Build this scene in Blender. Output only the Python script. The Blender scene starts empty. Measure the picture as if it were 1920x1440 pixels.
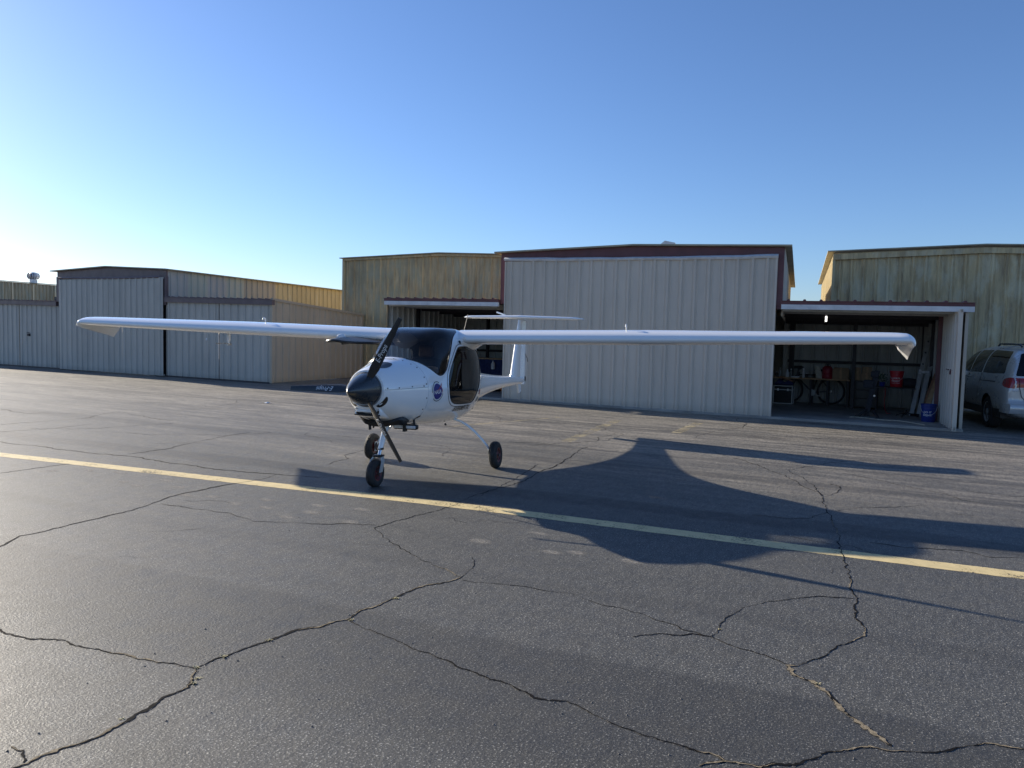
import bpy, bmesh, math, random
import numpy as np
from mathutils import Vector, Matrix
from math import sin, cos, pi, radians, copysign, hypot, atan2

rnd = random.Random(7)
scene = bpy.context.scene
COL = scene.collection

# ------------------------------------------------------------------ camera
cam_d = bpy.data.cameras.new('camera')
cam = bpy.data.objects.new('camera', cam_d)
COL.objects.link(cam)
scene.camera = cam
cam_d.sensor_fit = 'HORIZONTAL'
cam_d.sensor_width = 36.0
cam_d.lens = 1387.2 / 1920 * 36.0
cam_d.clip_start = 0.05
cam_d.clip_end = 4000
_yaw, _pit, _rol = radians(-27.78), radians(3.54), radians(1.42)
_fw = Vector((sin(_yaw) * cos(_pit), cos(_yaw) * cos(_pit), -sin(_pit)))
_rt = Vector((cos(_yaw), -sin(_yaw), 0))
_up = _rt.cross(_fw)
_r2 = _rt * cos(_rol) + _up * sin(_rol)
_u2 = -_rt * sin(_rol) + _up * cos(_rol)
_m = Matrix((_r2, _u2, -_fw)).transposed().to_4x4()
_m.translation = Vector((0, 0, 1.577))
cam.matrix_world = _m

# ------------------------------------------------------------------ sky and sun
SUN_AZ, SUN_EL = radians(171.7), radians(18.3)      # azimuth counter-clockwise from +X (along the hangar fronts)
sun_dir = Vector((cos(SUN_AZ) * cos(SUN_EL), sin(SUN_AZ) * cos(SUN_EL), sin(SUN_EL)))
world = bpy.data.worlds.new('World')
scene.world = world
world.use_nodes = True
wn = world.node_tree.nodes
bg = wn['Background']
sky = wn.new('ShaderNodeTexSky')
sky.sky_type = 'NISHITA'
sky.sun_disc = False
sky.sun_elevation = SUN_EL
sky.sun_rotation = pi / 2 - SUN_AZ
sky.altitude = 0
sky.air_density = 1.0
sky.dust_density = 0.3
sky.ozone_density = 5.4
tint = wn.new('ShaderNodeMix'); tint.data_type = 'RGBA'; tint.blend_type = 'MULTIPLY'; tint.inputs[0].default_value = 1.0
tint.inputs[7].default_value = (0.99, 0.95, 1.03, 1)          # clear dry air: a slightly more violet blue
world.node_tree.links.new(sky.outputs[0], tint.inputs[6])
world.node_tree.links.new(tint.outputs[2], bg.inputs[0])
bg.inputs[1].default_value = 0.088
sun_d = bpy.data.lights.new('sun', 'SUN')
sun_d.energy = 5.0
sun_d.angle = radians(0.55)
sun_d.color = (1.0, 0.90, 0.74)
sun = bpy.data.objects.new('sun', sun_d)
COL.objects.link(sun)
sun.rotation_euler = sun_dir.to_track_quat('Z', 'Y').to_euler()
vs = scene.view_settings
vs.view_transform = 'Standard'
vs.look = 'None'
vs.gamma = 1.0
vs.use_curve_mapping = False
vs.exposure = 0.90

# ------------------------------------------------------------------ helpers
def tag(o, label=None, cat=None, group=None, kind=None):
    if label: o['label'] = label
    if cat: o['category'] = cat
    if group: o['group'] = group
    if kind: o['kind'] = kind
    return o

def thing(name, label, cat, loc=(0, 0, 0), rz=0.0, group=None):
    o = bpy.data.objects.new(name, None)
    COL.objects.link(o)
    o.empty_display_size = 0.2
    o.location = loc
    o.rotation_euler = (0, 0, rz)
    o['_m'] = [c for r in (Matrix.Translation(Vector(loc)) @ Matrix.Rotation(rz, 4, 'Z')) for c in r]
    return tag(o, label, cat, group)

def wmat(o):
    v = list(o['_m'])
    return Matrix((v[0:4], v[4:8], v[8:12], v[12:16]))

SHEAR = {'on': False, 'y0': 16.55, 'k': -0.118}       # the hangars' side walls run back a little askew of their fronts
def askew(x, y): return x + SHEAR['k'] * (y - SHEAR['y0']) if SHEAR['on'] and y > SHEAR['y0'] else x

class MB:
    """collects shapes; build() links them as one mesh object"""
    def __init__(s): s.v = []; s.f = []
    def add(s, vs, fs):
        b = len(s.v)
        s.v += [tuple(p) for p in vs]
        s.f += [tuple(b + i for i in f) for f in fs]
        return s
    def box(s, x0, x1, y0, y1, z0, z1):
        return s.add([(x0, y0, z0), (x1, y0, z0), (x1, y1, z0), (x0, y1, z0), (x0, y0, z1), (x1, y0, z1), (x1, y1, z1), (x0, y1, z1)],
                     [(0, 3, 2, 1), (4, 5, 6, 7), (0, 1, 5, 4), (1, 2, 6, 5), (2, 3, 7, 6), (3, 0, 4, 7)])
    def bbox(s, x0, x1, y0, y1, z0, z1, b=0.01):
        """box with chamfered edges"""
        bm = bmesh.new()
        m = MB().box(x0, x1, y0, y1, z0, z1)
        vv = [bm.verts.new(p) for p in m.v]
        for f in m.f: bm.faces.new([vv[i] for i in f])
        bmesh.ops.bevel(bm, geom=list(bm.edges), offset=b, segments=2, affect='EDGES', profile=0.5)
        bm.verts.index_update()
        s.add([v.co[:] for v in bm.verts], [[v.index for v in f.verts] for f in bm.faces])
        bm.free()
        return s
    def obox(s, c, ax, ay, az, hx, hy, hz):
        """oriented box"""
        c = Vector(c); ax = Vector(ax).normalized() * hx; ay = Vector(ay).normalized() * hy; az = Vector(az).normalized() * hz
        P = [c + i * ax + j * ay + k * az for k in (-1, 1) for j, i in ((-1, -1), (-1, 1), (1, 1), (1, -1))]
        return s.add(P, [(0, 3, 2, 1), (4, 5, 6, 7), (0, 1, 5, 4), (1, 2, 6, 5), (2, 3, 7, 6), (3, 0, 4, 7)])
    def tube(s, pts, r, n=8, cap=True):
        pts = [Vector(p) for p in pts]
        R = r if isinstance(r, (list, tuple)) else [r] * len(pts)
        ref = None
        rings = []
        for i, p in enumerate(pts):
            t = (pts[min(i + 1, len(pts) - 1)] - pts[max(i - 1, 0)]).normalized()
            if ref is None:
                ref = Vector((0, 0, 1)) if abs(t.z) < 0.9 else Vector((1, 0, 0))
            a = (ref - t * ref.dot(t)).normalized()
            ref = a
            b = t.cross(a)
            rings.append([p + R[i] * (cos(2 * pi * k / n) * a + sin(2 * pi * k / n) * b) for k in range(n)])
        return s.loft(rings, True, cap)
    def loft(s, rings, closed=True, cap=True):
        n = len(rings[0]); b = len(s.v)
        for r in rings: s.v += [tuple(p) for p in r]
        for i in range(len(rings) - 1):
            for k in range(n if closed else n - 1):
                k2 = (k + 1) % n
                s.f.append((b + i * n + k, b + i * n + k2, b + (i + 1) * n + k2, b + (i + 1) * n + k))
        if cap and closed:
            s.f.append(tuple(b + k for k in range(n))[::-1])
            s.f.append(tuple(b + (len(rings) - 1) * n + k for k in range(n)))
        return s
    def lathe(s, prof, c=(0, 0, 0), axis='z', n=24, cap=True):
        """prof: list of (radius, height)"""
        c = Vector(c)
        ax = {'x': (Vector((0, 1, 0)), Vector((0, 0, 1)), Vector((1, 0, 0))), 'y': (Vector((0, 0, 1)), Vector((1, 0, 0)), Vector((0, 1, 0))),
              'z': (Vector((1, 0, 0)), Vector((0, 1, 0)), Vector((0, 0, 1)))}[axis]
        rings = [[c + r * (cos(2 * pi * k / n) * ax[0] + sin(2 * pi * k / n) * ax[1]) + h * ax[2] for k in range(n)] for r, h in prof]
        return s.loft(rings, True, cap)
    def prism(s, poly, y0, y1):
        """poly in (x,z), extruded in y"""
        n = len(poly)
        return s.add([(x, y0, z) for x, z in poly] + [(x, y1, z) for x, z in poly],
                     [tuple(range(n)), tuple(range(2 * n - 1, n - 1, -1))] + [(i, i + n, (i + 1) % n + n, (i + 1) % n) for i in range(n)])
    def prismx(s, poly, x0, x1):
        """poly in (y,z), extruded in x"""
        n = len(poly)
        return s.add([(x0, y, z) for y, z in poly] + [(x1, y, z) for y, z in poly],
                     [tuple(range(n))[::-1], tuple(range(n, 2 * n))] + [(i, (i + 1) % n, (i + 1) % n + n, i + n) for i in range(n)])
    def mesh(s, name, mat, smooth=None, M=None):
        me = bpy.data.meshes.new(name)
        vs = [M @ Vector(p) for p in s.v] if M is not None else s.v
        me.from_pydata([tuple(p) for p in vs], [], s.f)
        me.validate()
        bm = bmesh.new(); bm.from_mesh(me)
        bmesh.ops.recalc_face_normals(bm, faces=bm.faces)
        if smooth is not None:
            lim = radians(smooth)
            for f in bm.faces: f.smooth = True
            for e in bm.edges:
                if len(e.link_faces) == 2 and e.calc_face_angle(0) > lim: e.smooth = False
        bm.to_mesh(me); bm.free()
        if mat: me.materials.append(mat)
        return me
    def build(s, name, mat, parent=None, smooth=None, world=False):
        M = wmat(root_of(parent)).inverted() if (world and parent is not None) else None
        if world and SHEAR['on']: s.v = [(askew(p[0], p[1]), p[1], p[2]) for p in s.v]
        o = bpy.data.objects.new(name, s.mesh(name, mat, smooth, M))
        COL.objects.link(o)
        if parent is not None: o.parent = parent
        return o

def root_of(o):
    while o.parent is not None: o = o.parent
    return o

def inst(name, mesh, parent, loc=(0, 0, 0), rot=(0, 0, 0)):
    o = bpy.data.objects.new(name, mesh)
    COL.objects.link(o)
    o.parent = parent
    o.location = loc
    o.rotation_euler = rot
    return o

def copy_tree(o, parent=None):
    c = o.copy(); COL.objects.link(c); c.parent = parent
    for ch in [x for x in COL.objects if x.parent == o]: copy_tree(ch, c)
    return c

_font_cache = {}
def text_mb(txt, size=1.0, shear=0.0, space=1.0, bold=0.0):
    """flat lettering as (u, v) vertices and faces, centred"""
    cu = bpy.data.curves.new('t', 'FONT')
    cu.body = txt; cu.size = size; cu.shear = shear; cu.space_character = space; cu.offset = bold
    cu.align_x = 'CENTER'; cu.align_y = 'CENTER'; cu.resolution_u = 3; cu.fill_mode = 'FRONT'
    ob = bpy.data.objects.new('t', cu); COL.objects.link(ob)
    dg = bpy.context.evaluated_depsgraph_get(); dg.update()
    me = bpy.data.meshes.new_from_object(ob.evaluated_get(dg))
    V = [(v.co.x, v.co.y) for v in me.vertices]; F = [tuple(p.vertices) for p in me.polygons]
    bpy.data.objects.remove(ob); bpy.data.curves.remove(cu); bpy.data.meshes.remove(me)
    us = [a for a, b in V]; vs_ = [b for a, b in V]
    cx, cy = (min(us) + max(us)) / 2, (min(vs_) + max(vs_)) / 2
    return [(a - cx, b - cy) for a, b in V], F, max(us) - min(us), max(vs_) - min(vs_)

# ------------------------------------------------------------------ materials
def node_mat(name):
    m = bpy.data.materials.new(name); m.use_nodes = True
    nt = m.node_tree
    return m, nt, nt.nodes['Principled BSDF'], nt.nodes, nt.links

def coords(nt, scale=(1, 1, 1), rot=(0, 0, 0), kind='Object'):
    tc = nt.nodes.new('ShaderNodeTexCoord'); mp = nt.nodes.new('ShaderNodeMapping')
    mp.inputs['Scale'].default_value = scale; mp.inputs['Rotation'].default_value = rot
    nt.links.new(tc.outputs[kind], mp.inputs['Vector'])
    return mp.outputs['Vector']

def noise(nt, vec, scale, detail=4, rough=0.55):
    n = nt.nodes.new('ShaderNodeTexNoise')
    n.inputs['Scale'].default_value = scale; n.inputs['Detail'].default_value = detail; n.inputs['Roughness'].default_value = rough
    nt.links.new(vec, n.inputs['Vector'])
    return n.outputs['Fac']

def ramp(nt, fac, stops):
    r = nt.nodes.new('ShaderNodeValToRGB')
    cr = r.color_ramp
    while len(cr.elements) < len(stops): cr.elements.new(0.5)
    for e, (p, c) in zip(cr.elements, stops):
        e.position = p
        e.color = (c, c, c, 1) if not isinstance(c, (tuple, list)) else (*c, 1)
    nt.links.new(fac, r.inputs['Fac'])
    return r.outputs['Color']

def mix(nt, fac, a, b, mode='MIX'):
    n = nt.nodes.new('ShaderNodeMix'); n.data_type = 'RGBA'; n.blend_type = mode
    for sock, val in ((n.inputs[0], fac), (n.inputs[6], a), (n.inputs[7], b)):
        if hasattr(val, 'is_linked'): nt.links.new(val, sock)
        elif isinstance(val, (tuple, list)): sock.default_value = (*val, 1)
        else: sock.default_value = val
    return n.outputs[2]

def math_(nt, op, a, b=None):
    n = nt.nodes.new('ShaderNodeMath'); n.operation = op
    for sock, val in ((n.inputs[0], a), (n.inputs[1], b)):
        if val is None: continue
        if hasattr(val, 'is_linked'): nt.links.new(val, sock)
        else: sock.default_value = val
    return n.outputs[0]

def bump(nt, bsdf, h, strength=0.2, dist=0.01, prev=None):
    b = nt.nodes.new('ShaderNodeBump')
    b.inputs['Strength'].default_value = strength; b.inputs['Distance'].default_value = dist
    nt.links.new(h, b.inputs['Height'])
    if prev is not None: nt.links.new(prev, b.inputs['Normal'])
    nt.links.new(b.outputs[0], bsdf.inputs['Normal'])
    return b.outputs[0]

def simple(name, col, rough=0.5, metal=0.0, spec=0.5, var=0.12, scale=6.0, coat=0.0, bmp=0.0, emit=0.0):
    m, nt, p, N, L = node_mat(name)
    v = coords(nt)
    f = noise(nt, v, scale, 5)
    lo = tuple(c * (1 - var) for c in col); hi = tuple(min(1, c * (1 + var)) for c in col)
    L.new(ramp(nt, f, [(0.3, lo), (0.7, hi)]), p.inputs['Base Color'])
    L.new(ramp(nt, noise(nt, v, scale * 2.3, 3), [(0.3, max(0.02, rough - 0.06)), (0.7, min(1, rough + 0.06))]), p.inputs['Roughness'])
    p.inputs['Metallic'].default_value = metal
    p.inputs['Specular IOR Level'].default_value = spec
    p.inputs['Coat Weight'].default_value = coat
    p.inputs['Coat Roughness'].default_value = 0.05
    if bmp: bump(nt, p, noise(nt, v, scale * 20, 3), bmp, 0.004)
    if emit:
        p.inputs['Emission Color'].default_value = (*col, 1); p.inputs['Emission Strength'].default_value = emit
    return m

def metal_sheet(name, col, col2, streak=0.3, dirt=(0.16, 0.13, 0.09), rough=0.5, patch=0.0, patchcol=(0.3, 0.3, 0.2)):
    """painted ribbed steel: faded paint, vertical streaks, dust at the foot; world coordinates so that neighbouring sheets differ"""
    m, nt, p, N, L = node_mat(name)
    geo = N.new('ShaderNodeNewGeometry')
    mp = N.new('ShaderNodeMapping'); L.new(geo.outputs['Position'], mp.inputs['Vector'])
    mp.inputs['Scale'].default_value = (1, 1, 0.12)
    oi = N.new('ShaderNodeObjectInfo')
    streaks = noise(nt, mp.outputs['Vector'], 8.0, 6, 0.66)
    mp2 = N.new('ShaderNodeMapping'); L.new(geo.outputs['Position'], mp2.inputs['Vector'])
    big = noise(nt, mp2.outputs['Vector'], 0.9, 5, 0.6)
    c = mix(nt, ramp(nt, streaks, [(0.35, 0.0), (0.68, 1.0)]), col, col2)
    if patch:
        mp3 = N.new('ShaderNodeMapping'); L.new(geo.outputs['Position'], mp3.inputs['Vector'])
        mp3.inputs['Scale'].default_value = (1, 1, 0.45)
        pf = noise(nt, mp3.outputs['Vector'], 2.6, 6, 0.65)
        c = mix(nt, math_(nt, 'MULTIPLY', ramp(nt, pf, [(0.48, 0.0), (0.6, 1.0)]), patch), c, patchcol)
    c = mix(nt, math_(nt, 'MULTIPLY', ramp(nt, big, [(0.3, 0.0), (0.75, 1.0)]), streak), c, dirt)
    r2 = math_(nt, 'MULTIPLY_ADD', oi.outputs['Random'], 0.10); r2.node.inputs[2].default_value = 0.95
    hs = N.new('ShaderNodeHueSaturation'); L.new(c, hs.inputs['Color']); L.new(r2, hs.inputs['Value'])
    # dust splashed up on the lowest hand's breadth
    sx = N.new('ShaderNodeSeparateXYZ'); L.new(geo.outputs['Position'], sx.inputs[0])
    zz = math_(nt, 'ADD', sx.outputs['Z'], math_(nt, 'MULTIPLY', big, 0.25))
    foot = ramp(nt, zz, [(0.10, 1.0), (0.34, 0.0)])
    L.new(mix(nt, math_(nt, 'MULTIPLY', foot, 0.45), hs.outputs['Color'], dirt), p.inputs['Base Color'])
    L.new(ramp(nt, streaks, [(0.3, rough - 0.08), (0.7, rough + 0.12)]), p.inputs['Roughness'])
    p.inputs['Specular IOR Level'].default_value = 0.35
    bump(nt, p, big, 0.12, 0.02)
    return m

M = {}
M['white'] = simple('white gelcoat', (0.88, 0.88, 0.87), 0.16, coat=1.0, var=0.02, scale=1.5)
M['white_metal'] = simple('white enamel', (0.76, 0.76, 0.75), 0.35, var=0.05, scale=9)
M['black_plastic'] = simple('black plastic', (0.012, 0.012, 0.013), 0.4, var=0.3, scale=14)
M['carbon'] = simple('satin carbon', (0.018, 0.02, 0.022), 0.32, var=0.25, scale=18, coat=0.3)
M['spinner'] = simple('grey black paint', (0.030, 0.035, 0.04), 0.28, var=0.2, scale=5, coat=0.35)
M['rubber'] = simple('tyre rubber', (0.022, 0.022, 0.023), 0.8, var=0.35, scale=25, bmp=0.3)
M['red_rim'] = simple('dark red hub', (0.085, 0.012, 0.016), 0.4, var=0.2, scale=20)
M['steel'] = simple('bare steel', (0.55, 0.56, 0.58), 0.28, metal=1.0, var=0.1, scale=12)
M['aluminium'] = simple('dull aluminium', (0.45, 0.45, 0.43), 0.5, metal=0.3, var=0.15, scale=9)
M['seam_light'] = simple('filled seam', (0.42, 0.42, 0.43), 0.5, var=0.1)
M['seam'] = simple('dark seam', (0.10, 0.10, 0.11), 0.6, var=0.1)
M['interior'] = simple('grey cabin lining', (0.20, 0.20, 0.205), 0.8, var=0.2, scale=8)
M['seat'] = simple('dark seat cloth', (0.03, 0.03, 0.035), 0.9, var=0.3, scale=30)
M['seat_tan'] = simple('brown seat leather', (0.09, 0.055, 0.04), 0.7, var=0.3, scale=20)
M['blue_decal'] = simple('blue print', (0.022, 0.025, 0.20), 0.35, var=0.08)
M['red_decal'] = simple('red print', (0.45, 0.03, 0.03), 0.35, var=0.08)
M['white_decal'] = simple('white print', (0.78, 0.78, 0.78), 0.35, var=0.03)
M['black_decal'] = simple('black print', (0.012, 0.012, 0.014), 0.35, var=0.1)
M['grey_decal'] = simple('grey print', (0.22, 0.23, 0.22), 0.4, var=0.25, scale=60)
M['tan_grey'] = metal_sheet('tan grey sheet', (0.65, 0.57, 0.47), (0.60, 0.53, 0.44), 0.16, (0.22, 0.19, 0.15))
M['grey_sheet'] = metal_sheet('grey sheet', (0.53, 0.50, 0.44), (0.48, 0.455, 0.405), 0.2, (0.2, 0.18, 0.15))
M['tan_sheet'] = metal_sheet('tan sheet', (0.50, 0.43, 0.325), (0.455, 0.39, 0.30), 0.2, (0.25, 0.20, 0.13))  # wall tan; also paints bounced light on the rear side sheets
M['olive_sheet'] = metal_sheet('faded olive sheet', (0.76, 0.59, 0.32), (0.37, 0.28, 0.165), 0.5, (0.25, 0.195, 0.10), patch=0.7, patchcol=(0.48, 0.46, 0.31))
M['yellow_sheet'] = metal_sheet('faded yellow sheet', (0.60, 0.49, 0.28), (0.54, 0.44, 0.255), 0.2, (0.3, 0.24, 0.13))  # wall yellow; also paints bounced light on the closed hangar's side sheets
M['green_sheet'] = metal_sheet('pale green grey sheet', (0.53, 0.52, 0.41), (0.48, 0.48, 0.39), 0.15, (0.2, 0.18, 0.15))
M['maroon'] = simple('maroon trim', (0.135, 0.048, 0.052), 0.5, var=0.2, scale=3)
M['brown_trim'] = simple('dark brown trim', (0.12, 0.085, 0.09), 0.5, var=0.2, scale=3)
M['fascia'] = simple('weathered white fascia', (0.62, 0.62, 0.62), 0.55, var=0.15, scale=4)
M['canvas'] = simple('grey white canvas', (0.60, 0.60, 0.60), 0.85, var=0.12, scale=7)
M['pale_olive'] = metal_sheet('bleached olive sheet', (0.74, 0.57, 0.30), (0.34, 0.255, 0.15), 0.5, (0.38, 0.26, 0.13), patch=0.6, patchcol=(0.70, 0.64, 0.44))
M['roof'] = simple('roof sheet', (0.36, 0.32, 0.22), 0.55, var=0.2, scale=2)
M['dark_steel'] = simple('dark primer steel', (0.03, 0.025, 0.028), 0.6, var=0.25, scale=5)
M['liner'] = metal_sheet('inner liner sheet', (0.45, 0.45, 0.42), (0.38, 0.38, 0.355), 0.25)
M['slab'] = simple('old concrete', (0.27, 0.255, 0.23), 0.85, var=0.3, scale=1.7, bmp=0.3)
M['galv'] = simple('galvanised sheet', (0.68, 0.69, 0.70), 0.5, metal=0.15, var=0.2, scale=15)
M['lamp'] = simple('lamp tube', (1.0, 0.97, 0.9), 0.4, var=0.01, emit=3.0)

def glass(name, tint, refl=0.06, rough=0.02):
    m, nt, p, N, L = node_mat(name)
    out = N['Material Output']
    tr = N.new('ShaderNodeBsdfTransparent'); gl = N.new('ShaderNodeBsdfGlossy'); mx = N.new('ShaderNodeMixShader')
    fr = N.new('ShaderNodeFresnel'); fr.inputs['IOR'].default_value = 1.5
    v = coords(nt)
    L.new(ramp(nt, noise(nt, v, 4, 4), [(0.2, tuple(c * 0.85 for c in tint)), (0.8, tint)]), tr.inputs['Color'])
    gl.inputs['Roughness'].default_value = rough
    L.new(fr.outputs[0], mx.inputs[0]); L.new(tr.outputs[0], mx.inputs[1]); L.new(gl.outputs[0], mx.inputs[2])
    L.new(mx.outputs[0], out.inputs['Surface'])
    return m
M['glass'] = glass('tinted acrylic', (0.80, 0.82, 0.84))
M['dark_glass'] = glass('dark tinted acrylic', (0.24, 0.24, 0.245))
M['car_glass'] = glass('smoked car glass', (0.09, 0.10, 0.11))

# ------------------------------------------------------------------ surfaces cut by outlines
def sdf_poly(P, Q):
    """signed distance (negative inside) of points Q (n,2) to closed polygon P"""
    P = np.asarray(P, float); n = len(P)
    d = np.full(len(Q), 1e18); s = np.ones(len(Q))
    for i in range(n):
        a = P[i]; b = P[i - 1]
        e = b - a; w = Q - a
        t = np.clip((w @ e) / max(e @ e, 1e-12), 0, 1)
        bb = w - t[:, None] * e
        d = np.minimum(d, (bb * bb).sum(1))
        c1 = Q[:, 1] >= a[1]; c2 = Q[:, 1] < b[1]; c3 = e[0] * w[:, 1] > e[1] * w[:, 0]
        fl = (c1 & c2 & c3) | (~c1 & ~c2 & ~c3)
        s[fl] *= -1
    return s * np.sqrt(d)

def cut_grid(G, fields, closed=True):
    """G (ni,nj,3) grid; fields: list of (ni,nj) signed arrays (negative = inside region k). Returns list of MB: [rest, region 0, region 1 ...]; cells crossed by an outline are split along it."""
    ni, nj = G.shape[:2]
    out = [MB() for _ in range(len(fields) + 1)]
    keys = [dict() for _ in out]
    def vid(k, key, pos):
        d = keys[k]
        if key not in d:
            d[key] = len(out[k].v); out[k].v.append(tuple(pos))
        return d[key]
    for i in range(ni - 1):
        for j in range(nj if closed else nj - 1):
            j2 = (j + 1) % nj
            cs = [(i, j), (i, j2), (i + 1, j2), (i + 1, j)]
            hit = None
            for k, F in enumerate(fields):
                v = [F[c] for c in cs]
                if min(v) < 0:
                    hit = k; break
            if hit is None:
                out[0].f.append(tuple(vid(0, c, G[c]) for c in cs)); continue
            if max(v) <= 0:
                out[hit + 1].f.append(tuple(vid(hit + 1, c, G[c]) for c in cs)); continue
            ins, outs = [], []
            for a in range(4):
                b = (a + 1) % 4
                va, vb = v[a], v[b]
                (ins if va < 0 else outs).append((cs[a], G[cs[a]]))
                if (va < 0) != (vb < 0):
                    t = va / (va - vb)
                    key = ('e',) + tuple(sorted((cs[a], cs[b])))
                    pos = G[cs[a]] * (1 - t) + G[cs[b]] * t
                    ins.append((key, pos)); outs.append((key, pos))
            if len(ins) >= 3: out[hit + 1].f.append(tuple(vid(hit + 1, k_, p_) for k_, p_ in ins))
            if len(outs) >= 3: out[0].f.append(tuple(vid(0, k_, p_) for k_, p_ in outs))
    return out

def smooth_poly(P, it=2):
    """Chaikin corner cutting of a closed outline"""
    P = [tuple(p) for p in P]
    for _ in range(it):
        Q = []
        for i in range(len(P)):
            a, b = P[i], P[(i + 1) % len(P)]
            Q += [(a[0] * .75 + b[0] * .25, a[1] * .75 + b[1] * .25), (a[0] * .25 + b[0] * .75, a[1] * .25 + b[1] * .75)]
        P = Q
    return P

# ------------------------------------------------------------------ the tarmac
def tarmac_mat():
    m, nt, p, N, L = node_mat('old asphalt')
    v = coords(nt)
    sx = N.new('ShaderNodeSeparateXYZ'); L.new(v, sx.inputs[0])
    vs_ = coords(nt, (0.16, 1.0, 1.0), (0, 0, radians(-4)))          # drawn out along the taxiway: laid and sealed in strips
    big = noise(nt, v, 0.35, 5, 0.6)
    strip = noise(nt, vs_, 0.9, 5, 0.6)
    fine = noise(nt, v, 55, 5, 0.7)
    grit = noise(nt, v, 105, 2, 0.6)
    mid = noise(nt, v, 6, 6, 0.65)
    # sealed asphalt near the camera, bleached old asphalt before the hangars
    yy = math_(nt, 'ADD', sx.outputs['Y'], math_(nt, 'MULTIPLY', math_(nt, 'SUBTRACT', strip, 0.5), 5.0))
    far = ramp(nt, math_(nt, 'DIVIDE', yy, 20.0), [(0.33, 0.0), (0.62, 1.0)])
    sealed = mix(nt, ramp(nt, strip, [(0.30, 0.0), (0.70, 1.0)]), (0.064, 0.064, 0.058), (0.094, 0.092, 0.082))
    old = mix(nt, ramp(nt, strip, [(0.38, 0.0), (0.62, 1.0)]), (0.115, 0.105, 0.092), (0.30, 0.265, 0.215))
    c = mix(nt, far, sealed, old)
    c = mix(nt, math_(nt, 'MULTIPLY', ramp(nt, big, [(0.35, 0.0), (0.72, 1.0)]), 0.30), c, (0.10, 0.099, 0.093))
    # map cracking of the old surface by the hangars
    vo = N.new('ShaderNodeTexVoronoi'); vo.feature = 'DISTANCE_TO_EDGE'; vo.inputs['Scale'].default_value = 1.5
    wv = N.new('ShaderNodeVectorMath'); wv.operation = 'ADD'
    nz = N.new('ShaderNodeTexNoise'); nz.inputs['Scale'].default_value = 3.0; nz.inputs['Detail'].default_value = 5; L.new(v, nz.inputs['Vector'])
    wm = N.new('ShaderNodeVectorMath'); wm.operation = 'SCALE'; wm.inputs['Scale'].default_value = 0.35; L.new(nz.outputs['Color'], wm.inputs[0])
    L.new(v, wv.inputs[0]); L.new(wm.outputs[0], wv.inputs[1]); L.new(wv.outputs[0], vo.inputs['Vector'])
    net = math_(nt, 'MULTIPLY', ramp(nt, vo.outputs['Distance'], [(0.0, 1.0), (0.022, 0.0)]), math_(nt, 'MULTIPLY', far, ramp(nt, big, [(0.44, 0.0), (0.60, 0.85)])))
    c = mix(nt, net, c, (0.03, 0.029, 0.028))
    # oil drips and tyre rub
    c = mix(nt, ramp(nt, noise(nt, v, 1.7, 3, 0.5), [(0.66, 0.0), (0.76, 0.30)]), c, (0.035, 0.035, 0.037))
    # worn pits and bleached flecks of stone
    c = mix(nt, math_(nt, 'MULTIPLY', ramp(nt, mid, [(0.52, 0.0), (0.68, 1.0)]), math_(nt, 'MULTIPLY', far, 0.45)), c, (0.30, 0.27, 0.22))
    c = mix(nt, ramp(nt, fine, [(0.34, 0.75), (0.54, 0.0)]), c, (0.028, 0.028, 0.029))
    c = mix(nt, ramp(nt, grit, [(0.58, 0.0), (0.67, 0.95)]), c, (0.46, 0.445, 0.40))
    # darker sealer strips along the taxiway
    wob = math_(nt, 'MULTIPLY', math_(nt, 'SUBTRACT', noise(nt, v, 0.8, 4, 0.6), 0.5), 0.30)
    ybase = math_(nt, 'ADD', math_(nt, 'MULTIPLY', sx.outputs['X'], -0.08), wob)
    yv = math_(nt, 'ADD', sx.outputs['Y'], ybase)
    for y0, y1, amt, soft in ((2.70, 3.50, 0.50, 0.45), (6.80, 7.15, 0.60, 0.14), (8.9, 9.25, 0.50, 0.15), (4.35, 4.50, 0.25, 0.1), (10.2, 10.35, 0.4, 0.1), (13.1, 13.5, 0.4, 0.2), (11.4, 11.7, 0.25, 0.2), (1.2, 2.05, 0.14, 0.15)):
        a = N.new('ShaderNodeMapRange'); a.interpolation_type = 'SMOOTHSTEP'
        L.new(yv, a.inputs['Value']); a.inputs['From Min'].default_value = y0 - soft; a.inputs['From Max'].default_value = y0
        b = N.new('ShaderNodeMapRange'); b.interpolation_type = 'SMOOTHSTEP'
        L.new(yv, b.inputs['Value']); b.inputs['From Min'].default_value = y1 - 0.05; b.inputs['From Max'].default_value = y1 + 0.05; b.inputs['To Min'].default_value = 1; b.inputs['To Max'].default_value = 0
        band = math_(nt, 'MULTIPLY', a.outputs[0], b.outputs[0])
        c = mix(nt, math_(nt, 'MULTIPLY', band, amt), c, (0.30, 0.30, 0.31), 'MULTIPLY')
    fl = coords(nt, (0.35, 1.0, 1.0), (0, 0, radians(-4)))
    flecks = noise(nt, fl, 16, 6, 0.75)
    c = mix(nt, math_(nt, 'MULTIPLY', ramp(nt, flecks, [(0.56, 0.0), (0.70, 1.0)]), math_(nt, 'MULTIPLY', far, 0.8)), c, (0.42, 0.39, 0.33))
    c = mix(nt, math_(nt, 'MULTIPLY', ramp(nt, flecks, [(0.30, 1.0), (0.46, 0.0)]), math_(nt, 'MULTIPLY', far, 0.7)), c, (0.045, 0.043, 0.04))
    fl2 = coords(nt, (0.45, 3.6, 1.0), (0, 0, radians(-4)))
    wear = noise(nt, fl2, 1.6, 7, 0.72)
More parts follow.
